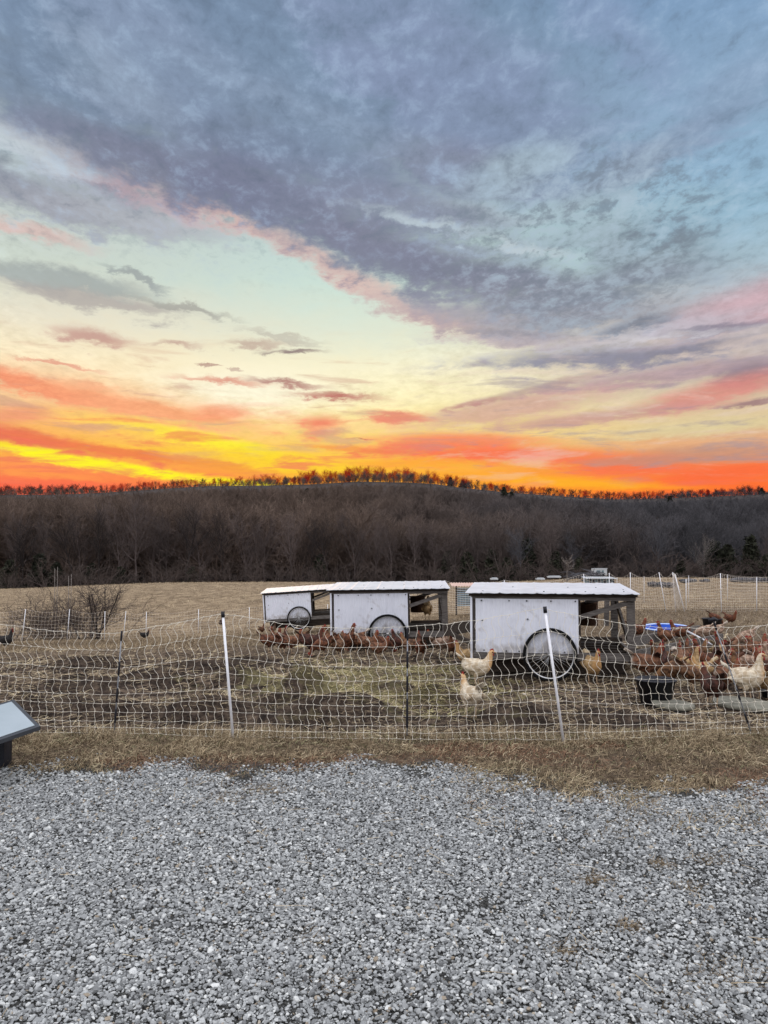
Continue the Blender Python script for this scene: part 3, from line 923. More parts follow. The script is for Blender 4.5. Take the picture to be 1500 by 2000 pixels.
def build_grass():
    # the turf strip between drive and fence
    n = 170000
    x = nr.uniform(-4.1, 4.1, n); y = nr.uniform(4.4, 6.95, n)
    e = gravel_edge(x)
    d = y - e + .12
    cl = fbm(x * 3.2, y * 4.5, 51)
    p = np.clip((d + .12) / .3, 0, 1) * (.7 + 1.6 * np.clip(cl + .1, -.2, .4))
    p = np.where(d < 0, np.clip((d + .8 + .5 * (x > .5)) / 1.3, 0, 1) * (.16 + .22 * (x > .5)) * (cl > -.02), p)
    k = nr.random(n) < p
    x, y, d, cl = x[k], y[k], d[k], cl[k]; n = len(x)
    tall = sstep(y, 6.2, 6.6)
    L_ = nr.uniform(.025, .07, n) * (1 + .9 * tall * (cl > -.02) + .5 * (cl > .1))
    tone = np.clip(nr.normal(.48, .2, n) + .5 * cl + .06, 0, .92)
    tone = np.where(nr.random(n) < .05 * (1 + 5 * (cl < -.05) * tall), nr.uniform(.96, 1, n), tone)
    red = (fbm(x * 1.1, y * 2.2, 71) > .02) & (y < 6.45) & (fbm(x * 1.1, y * 2.2, 71) > .09) & (nr.random(n) < .7)
    blades('dry_grass', x[~red], y[~red], L_[~red], nr.uniform(.003, .006, n)[~red], nr.uniform(.2, 1.25, n)[~red], tone[~red], GM, 'dry tan grass growing between the gravel drive and the fence', 'grass', 3, .7)
    blades('russet_grass', x[red], y[red], L_[red] * .8, nr.uniform(.003, .0055, n)[red], nr.uniform(.4, 1.35, n)[red], np.clip(nr.normal(.5, .22, red.sum()), 0, 1), RM, 'flattened russet dead grass along the gravel edge', 'grass', 2, .5)
    # weeds in the gravel
    cs = [(1160, 1722, .09, 260), (1285, 1690, .05, 200), (1225, 1815, .05, 160), (1335, 1735, .06, 120), (1100, 1865, .06, 100), (1380, 1680, .09, 160), (520, 1545, .15, 420), (1400, 1910, .12, 140), (1250, 1560, .2, 500), (1430, 1900, .2, 120),
          (600, 1840, .08, 70), (640, 1925, .08, 60), (430, 1560, .12, 200), (900, 1550, .25, 200), (1330, 1960, .1, 80), (1240, 1600, .2, 180), (1120, 1850, .08, 60)]
    X, Y, Ln, T = [], [], [], []
    for px, py, r, m in cs:
        g = ground_at(px, py)
        X.append(nr.normal(g.x, r * .6, m)); Y.append(nr.normal(g.y, r * .5, m)); Ln.append(nr.uniform(.02, .07, m)); T.append(np.clip(nr.normal(.45, .2, m), 0, .93))
    X, Y, Ln, T = map(np.concatenate, (X, Y, Ln, T))
    blades('gravel_weeds', X, Y, Ln, np.full(len(X), .0022), nr.uniform(.5, 1.5, len(X)), T, GM, 'dead weeds poking up through the gravel', 'weeds', 2, .6, lift=.008)
    # pale fallen stalks on the turf at right, straws in gravel
    n = 260
    x = nr.uniform(-3.2, 3.6, n); y = nr.uniform(2.4, 6.8, n)
    blades('loose_straw', x, y, nr.uniform(.05, .16, n), np.full(n, .0028), np.full(n, 1.45), nr.uniform(.7, .93, n), GM, 'pale loose straws lying on the drive and verge', 'straw', 3, .15, lift=.022)
    # yard: tangled straw and dead grass
    n = 150000
    y = 6.8 + (nr.random(n) ** 1.35) * 9; x = nr.uniform(-1, 1, n) * (y * .56)
    cl = fbm(x * 1.6, y * 1.6, 81); cf = fbm(x * 6, y * 6, 83)
    k = nr.random(n) < .35 + 1.5 * (cl + cf)
    x, y, cl, cf = x[k], y[k], cl[k], cf[k]; n = len(x)
    md = mud_shade(x, y)
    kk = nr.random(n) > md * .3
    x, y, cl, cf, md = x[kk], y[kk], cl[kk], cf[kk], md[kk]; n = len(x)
    tone = np.clip(nr.normal(.60, .22, n) + .7 * cl + .4 * cf - .26 * md, 0, 1)  # mud and painted mound shade darken the straw too
    blades('yard_litter', x, y, nr.uniform(.04, .13, n), nr.uniform(.004, .009, n) * (y / 9), nr.uniform(.9, 1.6, n), tone, SM, 'trampled straw and dead stems over the bare yard soil', 'straw', 2, .5)
    n = 26000
    y = 6.85 + (nr.random(n) ** 1.2) * 6; x = nr.uniform(-1, 1, n) * (y * .56)
    k = nr.random(n) < .4 + 2.0 * (fbm(x * 2.5, y * 2.5, 87))
    x, y = x[k], y[k]; n = len(x)
    blades('long_straw', x, y, nr.uniform(.10, .24, n), nr.uniform(.003, .006, n) * (y / 9), nr.uniform(1.1, 1.5, n), np.clip(nr.normal(.72, .2, n), 0, 1), SM, 'long pale straws draped over the churned soil', 'straw', 3, .35, lift=.012)
    # hay patch
    n = 42000
    x = nr.normal(-.05, .8, n); y = nr.normal(9.7, 1.0, n)
    k = (nr.random(n) < .35 + 3.5 * fbm(x * 1.8, y * 1.8, 91)) & (y > 7.6)
    x, y = x[k], y[k]; n = len(x)
    blades('spread_hay', x, y, nr.uniform(.04, .10, n), nr.uniform(.004, .008, n), nr.uniform(.8, 1.6, n), np.clip(nr.normal(.55, .24, n), 0, 1), HM, 'yellow green hay strewn in front of the coops', 'hay', 2, .5)
    # field grass
    n = 130000
    y = 15 * (76 / 15.) ** nr.random(n); x = nr.uniform(-.62, .62, n) * y
    cl = fbm(x * .35, y * .5, 95)
    tone = np.clip(nr.normal(.60, .15, n) + .5 * cl - .10 * (y < 24), 0, .93)
    blades('field_grass', x, y, nr.uniform(.03, .10, n) * (1 + .5 * (cl > .1)), .004 * y / 12 + .004, nr.uniform(.2, 1.1, n), tone, GM, 'short winter dry grass over the field', 'grass', 1, .3)
    # upright straggly tufts
    n = 1400
    y = nr.uniform(7, 12, n); x = nr.uniform(-.55, .55, n) * y


build_grass()

# ------------------------------------------------------------------ trees
def grow(mb, pos, d, length, r0, level, maxl, rg, spread, up, tubes, minr, kids, nseg=4, split=.25):
    pts, rs = [Vector(pos)], [r0]
    d = Vector(d).normalized()
    seg = length / nseg
    rend = max(r0 * (.45 if level == 0 else .35), minr)
    for i in range(nseg):
        j = .10 if level == 0 else .22
        d = (d + Vector((rg.gauss(0, j), rg.gauss(0, j), rg.gauss(0, j * .6) + up))).normalized()
        pts.append(pts[-1] + d * seg)
        rs.append(r0 + (rend - r0) * (i + 1) / nseg)
    mb[min(level, len(mb) - 1)].tube(pts, rs, tubes[min(level, 3)], True, False)
    if level >= maxl: return
    nk = kids[min(level, len(kids) - 1)]
    for k in range(nk):
        t = split + (1 - split) * (k + rg.random()) / nk
        f = t * nseg; i = min(int(f), nseg - 1); fr = f - i
        p = pts[i].lerp(pts[i + 1], fr)
        dd = (pts[i + 1] - pts[i]).normalized()
        a = rg.uniform(0, 6.283)
        side = Vector((math.cos(a), math.sin(a), rg.uniform(-.1, .3)))
        side = (side - dd * side.dot(dd)).normalized()
        ang = rg.uniform(*spread)
        nd = dd * math.cos(ang) + side * math.sin(ang)
        rr = rs[i] + (rs[i + 1] - rs[i]) * fr
        ln = length * rg.uniform(.38, .62) * (1.25 - .55 * t if level == 0 else 1.0)
        grow(mb, p, nd, ln, max(rr * .55, minr), level + 1, maxl, rg, spread, up, tubes, minr, kids, 3 if level else 4, .2)


def bare_tree(seed, H, r, first, kids, spread, up, minr, lean=.05):
    rg = random.Random(seed)
    trunk, crown = MB(), MB()
    mbs = [trunk, crown]
    grow(mbs, (0, 0, -.4), (rg.gauss(0, lean), rg.gauss(0, lean), 1), H * .92, r, 0, 3, rg, spread, up, (6, 4, 3, 3), minr, kids, 6, first)
    return trunk.mesh('trunk'), crown.mesh('crown')


def joined(tm, cm, name):
    import bmesh
    bm = bmesh.new(); bm.from_mesh(tm); bm.from_mesh(cm)
    me = bpy.data.meshes.new(name); bm.to_mesh(me); bm.free(); return me


def cedar_mesh(seed, H, W, n=2600):
    rg = np.random.default_rng(seed)
    t = rg.random(n) ** .8
    ang = rg.uniform(0, 6.283, n)
    prof = (1 - t) ** .7 * (.75 + .35 * np.sin(ang * 3 + seed) * rg.random(n) + .25 * np.sin(t * 19 + ang * 2)) + .05
    rad = W * prof * np.sqrt(rg.uniform(.25, 1, n))
    c = np.stack([rad * np.cos(ang), rad * np.sin(ang), H * (.04 + .95 * t)], 1)
    s = H * .035 * rg.uniform(.5, 1.5, (n, 1, 1))
    V = c[:, None, :] + rg.normal(size=(n, 3, 3)) * s * np.array([1, 1, .8])
    Fc = np.arange(n * 3).reshape(-1, 3)
    return np_mesh('crown', V.reshape(-1, 3), Fc)


NEAR = []   # (trunk mesh, crown mesh)
for s, H, r, first, sp, up in ((11, 17, .20, .38, (.35, .8), .05), (12, 15, .17, .38, (.3, .65), .07), (13, 16, .16, .22, (.4, .9), .04),
                               (14, 13, .15, .30, (.35, .8), .05), (15, 18, .22, .42, (.35, .75), .06), (16, 14, .13, .18, (.3, .7), .08)):
    tc_ = bare_tree(s, H, r * 1.15, first, (17, 7, 6, 0), sp, up + .03, .014)
    NEAR.append((tc_, float(np.percentile([v.co.z for v in tc_[1].vertices], 99.3))))
RIDGE = []
for s, H, r, first, sp in ((31, 9, .15, .22, (.4, .9)), (32, 10, .14, .30, (.4, .85)), (33, 8, .15, .18, (.45, 1.0)), (34, 10, .12, .36, (.35, .8)), (35, 7.5, .13, .2, (.4, 1.0))):
    t, c = bare_tree(s, H, r * .8, first * .45, (20, 8, 6, 0), sp, .06, .016)
    RIDGE.append((joined(t, c, 'bare_tree'), float(np.percentile([v.co.z for v in c.vertices], 99.3))))
CED = [cedar_mesh(1, 6, 2.0), cedar_mesh(2, 5, 2.1), cedar_mesh(3, 8, 2.3)]


def ridge_y(px): return float(np.interp(px, RX, RY))


TOPX = [0, 60, 130, 200, 270, 330, 360, 420, 450, 500, 560, 600, 650, 700, 760, 800, 850, 900, 950, 1000, 1050, 1100, 1160, 1220, 1280, 1330, 1390, 1450, 1500]
TOPY = [948, 948, 947, 954, 941, 950, 944, 940, 936, 930, 924, 920, 920, 909, 916, 915, 923, 932, 942, 950, 957, 962, 966, 971, 962, 957, 955, 950, 950]

ridge_first = []
RDARK = {}
rg = random.Random(5)
px = -25.0
k = 0
while px < 1530:
    Yd = HDR + rg.uniform(-8, 10)
    pos = P(px, 1000, Yd)
    x = (px - CX) / F * Yd
    z = float(hill_z(np.array([x]), np.array([Yd]))[0])
    ztop = P(px, np.interp(px, TOPX, TOPY) - 4 + abs(rg.gauss(0, 10)), Yd).z
    h = max(ztop - z + .3, 3.5)
    me, H = RIDGE[k % 5]
    if k >= 5 and rg.random() < .6: me, H = RIDGE[rg.randrange(5)]
    glow = max(0, 1 - abs(px - 640) / 520)  # glow-coloured twigs near the sunrise, more dark bark towards both sides
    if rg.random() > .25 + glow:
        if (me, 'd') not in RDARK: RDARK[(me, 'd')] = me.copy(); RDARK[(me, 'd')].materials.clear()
        o = link('bare_tree', RDARK[(me, 'd')] if k >= 5 else me, M['bark_dark'] if k >= 5 else M['ridge_glow'])
    else: o = link('bare_tree', me, M['ridge_glow'])
    o.location = (x, Yd, z - .3)
    s = h / H
    o.scale = (s * rg.uniform(.85, 1.15), s * rg.uniform(.85, 1.15), s)
    o.rotation_euler = (0, 0, rg.uniform(0, 6.28))
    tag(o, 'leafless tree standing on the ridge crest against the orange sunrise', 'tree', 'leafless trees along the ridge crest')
    if k < 5: ridge_first.append(o)
    k += 1
    px += rg.uniform(3.6, 7.6)

# front row of the wood: trees one can tell apart
front = [  # px, top py, depth, variant, dark?
    (30, 1000, 116, 0, 'bark'), (52, 1010, 112, 3, 'bark_dark'), (95, 1000, 120, 1, 'bark'), (145, 1000, 116, 4, 'bark_dark'), (160, 995, 124, 2, 'bark'),
    (196, 980, 113, 1, 'bark_dark'), (232, 980, 118, 5, 'bark'), (268, 960, 116, 0, 'bark'), (300, 1000, 120, 2, 'bark'), (330, 1000, 118, 3, 'bark'),
    (363, 966, 112, 4, 'bark_dark'), (395, 985, 116, 2, 'bark'), (440, 985, 114, 1, 'bark_dark'), (478, 1000, 118, 5, 'bark'), (520, 1005, 118, 3, 'bark'),
    (568, 1000, 115, 0, 'bark'), (605, 1005, 122, 2, 'bark_dark'), (642, 1000, 112, 4, 'bark_dark'), (690, 1000, 118, 5, 'bark'), (730, 1010, 116, 1, 'bark'),
    (765, 1020, 114, 3, 'bark'), (810, 1005, 120, 0, 'bark'), (850, 1015, 116, 2, 'bark'), (890, 1030, 114, 5, 'bark'), (935, 1015, 120, 1, 'bark'),
    (975, 1020, 116, 4, 'bark'), (1020, 1025, 116, 3, 'bark_grey'), (1075, 1010, 120, 0, 'bark'), (1120, 1030, 116, 2, 'bark_grey'), (1200, 1010, 118, 4, 'bark'),
    (1245, 1025, 116, 1, 'bark_dark'), (1280, 1010, 120, 3, 'bark_grey'), (1355, 1020, 114, 0, 'bark_grey'), (1372, 1045, 116, 5, 'bark_pale'), (1415, 1025, 118, 2, 'bark_grey'), (1460, 1020, 116, 4, 'bark_grey'), (1492, 1030, 114, 1, 'bark')]
side_words = {5: 'tall dark bare trunk reaching the skyline at far left of the wood', 7: 'tall bare tree whose crown breaks the skyline, left of the wood',
              10: 'stout dark bare tree with forked crown behind the field hump', 17: 'dark leaning bare tree directly behind the middle coop',
              1: 'dark forked bare tree at the left end of the wood', 12: 'slender dark bare tree nearest the start of the tall ridge',
              33: 'short pale barked sapling at the right end of the wood'}
rg = random.Random(9)
for i, (px, ty, Yd, v, mt_) in enumerate(front):
    Yd = 108 + (Yd - 112) * .6
    (tm, cm), H = NEAR[v]
    x = (px - CX) / F * Yd
    z = float(base_z(np.array([x]), np.array([float(Yd)]))[0])
    s = (P(px, ty, Yd).z - z) / H
    lab = side_words.get(i, 'bare winter tree in the front row of the wood behind the field')
    e = empty('bare_tree', (x, Yd, z), rg.uniform(0, 6.28), lab, 'tree', 'bare trees at the front of the wood')
    e.scale = (s * rg.uniform(.8, 1.05), s * rg.uniform(.8, 1.05), s)
    for nm, me in (('trunk', tm), ('crown', cm)):
        c = link(nm, me if not me.materials else me.copy(), None, e)
        if not c.data.materials: c.data.materials.append(M[mt_])
        else: c.data.materials[0] = M[mt_]

# cedars that stand out
ced = [(20, 1095, 109, 1, 0), (78, 1083, 108, 0, 0), (112, 1100, 107, 1, 0), (180, 1103, 110, 2, 0), (236, 1108, 110, 1, 0), (375, 1108, 110, 1, 0), (625, 1085, 112, 2, 0),
       (875, 1078, 112, 0, 1), (912, 1080, 110, 1, 1), (960, 1076, 112, 0, 1), (990, 1090, 108, 1, 1), (1030, 1055, 118, 2, 1), (1085, 1078, 112, 1, 1), (1130, 1090, 110, 0, 1),
       (1395, 1058, 112, 1, 1), (1420, 1065, 108, 1, 1), (1465, 1050, 110, 2, 1), (1330, 1095, 106, 1, 1), (1495, 1085, 106, 0, 1)]
for i, (px, ty, Yd, v, q) in enumerate(ced):
    Hc = (6, 5, 8)[v]
    x = (px - CX) / F * Yd; z = float(base_z(np.array([x]), np.array([float(Yd)]))[0])
    s = (P(px, ty, Yd).z - z) / Hc
    e = empty('cedar_tree', (x, Yd, z), i * 1.3, ('dark bushy cedar at the foot of the wood, left of the coops', 'dark bushy cedar at the foot of the wood, right of the middle coop')[q], 'cedar', ('cedars left of the coops', 'cedars right of the coops')[q])
    e.scale = (s, s, s)
    link('crown', CED[v], M['cedar'], e)
    t = MB(); t.tube([(0, 0, -.3), (0.03, 0, Hc * .5), (0, .02, Hc * .9)], [.14, .08, .02], 6); t.build('trunk', M['bark_dark'], e)


# the mass of the wood on the hillside: one object, trees instanced on points
def wood_material():
    m = bpy.data.materials.new('wood_twigs'); m.use_nodes = True
    nt = m.node_tree; N, L = nt.nodes.new, nt.links.new
    b = nt.nodes['Principled BSDF']; b.inputs['Roughness'].default_value = .95; b.inputs['Specular IOR Level'].default_value = .1
    g = N('ShaderNodeNewGeometry'); sp = N('ShaderNodeSeparateXYZ'); L(g.outputs['Position'], sp.inputs[0])
    n = N('ShaderNodeTexNoise'); n.inputs['Scale'].default_value = .03; n.inputs['Detail'].default_value = 3; L(g.outputs['Position'], n.inputs['Vector'])
    a = N('ShaderNodeMath'); a.operation = 'MULTIPLY_ADD'; L(n.outputs[0], a.inputs[0]); a.inputs[1].default_value = 60; L(sp.outputs[0], a.inputs[2])
    r = N('ShaderNodeMapRange'); L(a.outputs[0], r.inputs[0]); r.inputs[1].default_value = 25; r.inputs[2].default_value = 85
    mx = N('ShaderNodeMix'); mx.data_type = 'RGBA'; L(r.outputs[0], mx.inputs[0]); mx.inputs[6].default_value = (.128, .092, .074, 1); mx.inputs[7].default_value = (.078, .074, .080, 1)
    oi = N('ShaderNodeObjectInfo'); mr = N('ShaderNodeMapRange'); L(oi.outputs['Random'], mr.inputs[0]); mr.inputs[3].default_value = .6; mr.inputs[4].default_value = 1.35
    hs = N('ShaderNodeHueSaturation'); L(mr.outputs[0], hs.inputs['Value']); L(mx.outputs[2], hs.inputs['Color']); L(hs.outputs[0], b.inputs['Base Color'])
    return m


def build_wood():
    srcs = ridge_first
    pts, rot, scl, idx = [], [], [], []
    for Yd, step in [(121, 1.7), (124, 1.8), (128, 2.0), (133, 2.3)] + [(y, 2.9) for y in np.arange(138, 282, 6)] + [(y, 1.4) for y in (284, 289, 294, 299)]:
        x = -.60 * Yd
        while x < .60 * Yd:
            xx = x + rg.uniform(-1, 1) * step * .6; yy = Yd + rg.uniform(-3, 3)
            if yy < 124: z = float(base_z(np.array([xx]), np.array([yy]))[0])
            else: z = float(hill_z(np.array([xx]), np.array([yy]))[0])
            px = CX + F * xx / yy
            if yy < 135:
                top = np.interp(px, [0, 400, 600, 900, 1500], [985, 982, 1005, 1022, 1030])
                h = (P(px, top + rg.gauss(0, 16), yy).z - z); h = max(h, 4)
            else: h = rg.uniform(7.0, 11) * (1 - .5 * float(sstep(yy, 170, 285)))
            cap = P(px, ridge_y(px) + (3 + abs(rg.gauss(0, 3)) if yy < 280 else (-1 - rg.random() ** 1.5 * .8 * max(ridge_y(px) - float(np.interp(px, TOPX, TOPY)), 8))), yy).z - z
            if yy >= 280: h = 9
            if yy > 124 or px > 430: h = min(h, max(cap, 1.2))
            pts.append((xx, yy, z - .2)); rot.append(rg.uniform(0, 6.28)); ii = rg.randrange(5); scl.append(h / RIDGE[ii][1]); idx.append(ii)
            x += step
    me = bpy.data.meshes.new('wood')
    me.from_pydata(pts, [], [])
    for nm, tp, data in (('rot', 'FLOAT', rot), ('scl', 'FLOAT', scl), ('idx', 'INT', idx)):
        a = me.attributes.new(nm, tp, 'POINT'); a.data.foreach_set('value', data)
    o = link('distant_wood', me, None)
    g = bpy.data.node_groups.new('wood_instances', 'GeometryNodeTree')
    g.interface.new_socket('Geometry', in_out='INPUT', socket_type='NodeSocketGeometry')
    g.interface.new_socket('Geometry', in_out='OUTPUT', socket_type='NodeSocketGeometry')
    N, L = g.nodes.new, g.links.new
    gi, go = N('NodeGroupInput'), N('NodeGroupOutput')
    join = N('GeometryNodeJoinGeometry')
    assert len(srcs) == 5
    for s_ in srcs[::-1]:
        oi = N('GeometryNodeObjectInfo'); oi.inputs['Object'].default_value = s_; oi.inputs['As Instance'].default_value = True
        oi.transform_space = 'ORIGINAL'
        L(oi.outputs['Geometry'], join.inputs[0])

    def attr(nm, tp):
        a = N('GeometryNodeInputNamedAttribute'); a.data_type = tp; a.inputs['Name'].default_value = nm; return a.outputs[0]
    m2p = N('GeometryNodeMeshToPoints'); L(gi.outputs[0], m2p.inputs[0])
    iop = N('GeometryNodeInstanceOnPoints'); L(m2p.outputs[0], iop.inputs['Points']); L(join.outputs[0], iop.inputs['Instance'])
    iop.inputs['Pick Instance'].default_value = True
    L(attr('idx', 'INT'), iop.inputs['Instance Index'])
    cr = N('ShaderNodeCombineXYZ'); L(attr('rot', 'FLOAT'), cr.inputs[2])
    L(cr.outputs[0], iop.inputs['Rotation'])
    cs = N('ShaderNodeCombineXYZ'); sv = attr('scl', 'FLOAT')
    for i in range(3): L(sv, cs.inputs[i])
    L(cs.outputs[0], iop.inputs['Scale'])
    sm = N('GeometryNodeSetMaterial'); sm.inputs['Material'].default_value = wood_material()
    L(iop.outputs[0], sm.inputs[0]); L(sm.outputs[0], go.inputs[0])
    md = o.modifiers.new('instances', 'NODES'); md.node_group = g
    tag(o, 'leafless brown wood covering the hillside below the ridge', 'wood', kind='stuff')
    # cedars scattered on the hillside
    vs, fs, off = [], [], 0
    return o


build_wood()
# dark evergreens up on the slope
rg = random.Random(21)
hc = [(588, 975), (600, 972), (800, 968), (850, 982), (920, 1000), (1000, 1010), (880, 955), (905, 962), (1060, 1005), (1100, 1000), (960, 1000), (780, 990), (1150, 1015), (1200, 1040), (1310, 1010), (1385, 960), (1490, 962), (1035, 990), (985, 975)]
for i, (px, ty) in enumerate(hc):
    Yd = 300 if ty < 966 else rg.uniform(190, 260)
    x = (px - CX) / F * Yd; z = float(hill_z(np.array([x]), np.array([Yd]))[0])
    h = min(max(P(px, ty, Yd).z - z, 4), 13) if Yd < 290 else rg.uniform(2.5, 4)
    o = link('evergreen_tree', CED[i % 3], M['cedar'])
    s = h / (6, 5, 8)[i % 3]
    o.location = (x, Yd, z - .3); o.scale = (s * 1.3, s * 1.3, s); o.rotation_euler = (0, 0, i)
    tag(o, 'dark evergreen among the leafless trees up on the hillside', 'evergreen', 'evergreens scattered over the hillside')


# undergrowth bushes along the foot of the wood
def bush_mesh(seed, H, W, n):
    rg = random.Random(seed); mb = MB()
    for k in range(n):
        a = rg.uniform(0, 6.28)
        bx, by = rg.gauss(0, W * .25), rg.gauss(0, W * .25)
        grow([mb], (bx, by, -.1), (math.cos(a) * .6, math.sin(a) * .6, 1), H * rg.uniform(.5, .95), .03 * H / 2, 1, 3, rg, (.3, .9), .02, (4, 4, 3, 3), .006 * H / 2, (0, 6, 5, 0), 4)
    return mb.mesh('bush')


BU = [bush_mesh(3, 3, 3, 9), bush_mesh(4, 2.5, 3.5, 10)]
rg = random.Random(31)
for i in range(46):
    px = -10 + i * 34 + rg.uniform(-10, 10)
    Yd = rg.uniform(103, 109)
    x = (px - CX) / F * Yd; z = float(base_z(np.array([x]), np.array([Yd]))[0])
    o = link('bush', BU[i % 2], M['shrub'])
    s = rg.uniform(1.0, 1.7)
    o.location = (x, Yd, z); o.scale = (s * 1.3, s * 1.3, s); o.rotation_euler = (0, 0, rg.uniform(0, 6))
    tag(o, 'leafless brown bush at the edge of the wood', 'bush', 'bushes along the edge of the wood')

# the thicket and small trees in the field at left
e_ = ground_at(178, 1214)
TK = MB(); rg = random.Random(44)
for k in range(60):
    a = rg.uniform(0, 6.28)
    grow([TK], (rg.gauss(0, .95), rg.gauss(0, .5), -.1), (math.cos(a) * .7, math.sin(a) * .7, 1), rg.uniform(.9, 1.6), .012, 1, 3, rg, (.3, 1.0), .0, (4, 3, 3, 3), .0035, (0, 7, 5, 0), 4)
YF = 27.5
def fz(px, Y): x = (px - CX) / F * Y; return Vector((x, Y, gz1(x, Y)))
o = TK.build('bramble_thicket', M['shrub']); o.location = fz(130, YF)
tag(o, 'grey brown bramble thicket in the field behind the left netting', 'thicket')
for (px, H, s, lab) in ((196, 2.5, 71, 'small dark leaning shrub tree right of the bramble thicket'), (176, 2.0, 72, 'small many stemmed shrub inside the right side of the thicket')):
    tr, cr = MB(), MB(); rgx = random.Random(s)
    for q in range(4):
        a = rgx.uniform(-.6, .6)
        grow([tr, cr], (rgx.gauss(0, .08), rgx.gauss(0, .08), -.1), (a * .8 + .15, rgx.uniform(-.4, .4), 1), H * rgx.uniform(.6, .85), .030, 0, 3, rgx, (.35, .95), .0, (5, 4, 3, 3), .004, (6, 5, 4, 0), 5, .3)
    e = empty('shrub', fz(px, YF - .3), 0, lab, 'shrub')
    tr.build('stems', M['bark_dark'], e); cr.build('twigs', M['shrub'], e)
for (px, top, lab) in ((107, 1110, 'pair of tall pale dead stems rising above the bramble thicket'), (134, 1124, 'pair of short pale dead stems crossing above the thicket')):
    b = fz(px, YF); mb = MB(); t = P(px, top, YF)
    mb.tube([b, (b + t) / 2 + Vector((.04, 0, 0)), t], [.014, .012, .006], 5)
    mb.tube([b + Vector((.15, 0, 0)), (b + t) / 2 + Vector((.12, 0, 0)), t + Vector((.10, 0, .05))], [.014, .012, .006], 5)
    tag(mb.build('dead_stems', M['bark_pale']), lab, 'stems')


# low dark brush behind the left netting
mb = MB(); rgx = random.Random(52)
for k in range(36):
    a = rgx.uniform(0, 6.28)
    grow([mb], (rgx.uniform(-3.2, 2.2), rgx.gauss(0, .4), -.1), (math.cos(a) * .9, math.sin(a) * .9, 1), rgx.uniform(.35, .8), .01, 1, 3, rgx, (.4, 1.1), 0, (4, 3, 3, 3), .004, (0, 6, 4, 0), 3)
o = mb.build('low_brush', M['shrub']); o.location = fz(60, 26.5)
tag(o, 'low dark bramble brush running along behind the left netting', 'brush')


# ------------------------------------------------------------------ mobile chicken coops
def corrugated(x0, x1, z0, z1, y, amp, pitch, thick=.006, n=None):
    """vertical-ribbed sheet in the XZ plane at y"""
    mb = MB(); n = int((x1 - x0) / pitch * 10)
    vs = []
    for i in range(n + 1):
        x = x0 + (x1 - x0) * i / n
        ph = (x / pitch) % 1.0
        d = amp * (1 - abs(2 * ph - 1) ** 1.0) if False else amp * math.sin(2 * math.pi * ph)
        for z in (z0, z1): vs.append((x, y - d, z)); vs.append((x, y - d + thick, z))
    fs = []
    for i in range(n):
        o = i * 4; q = o + 4
        fs += [(o, q, q + 2, o + 2), (o + 1, o + 3, q + 3, q + 1), (o, o + 1, q + 1, q), (o + 2, q + 2, q + 3, o + 3)]
    fs += [(0, 2, 3, 1), (n * 4, n * 4 + 1, n * 4 + 3, n * 4 + 2)]
    mb.add(vs, fs, False)
    return mb


def bike_wheel(r, par, loc):
    w = bpy.data.objects.new('wheel', None); C.objects.link(w); w.parent = par; w.location = loc
    Mx = Matrix.Rotation(math.pi / 2, 4, 'X')
    t = MB()
    prof = []
    for k in range(13):
        a = 2 * math.pi * k / 12
        prof.append((r - .022 + .022 * math.cos(a), .022 * math.sin(a)))
    t.lathe(prof, 56, M=Mx); t.build('tyre', M['tyre'], w)
    m = MB(); R = r - .044
    m.lathe([(R, -.012), (R + .008, -.012), (R + .008, .012), (R, .012), (R - .010, .007), (R - .010, -.007), (R, -.012)], 56, M=Mx); m.build('rim', M['steel'], w)
    s = MB()
    for k in range(32):
        a = 2 * math.pi * k / 32; b = a + (.42 if k % 4 < 2 else -.42)
        yy = .022 if k % 2 else -.022
        s.tube([(.022 * math.cos(b), yy, .022 * math.sin(b)), ((R - .006) * math.cos(a), 0, (R - .006) * math.sin(a))], .0019, 4)
    s.build('spokes', M['steel'], w)
    h = MB(); h.tube([(0, -.04, 0), (0, -.028, 0), (0, .028, 0), (0, .10, 0)], [.010, .022, .022, .012], 12); h.build('hub', M['steel'], w)
    return w


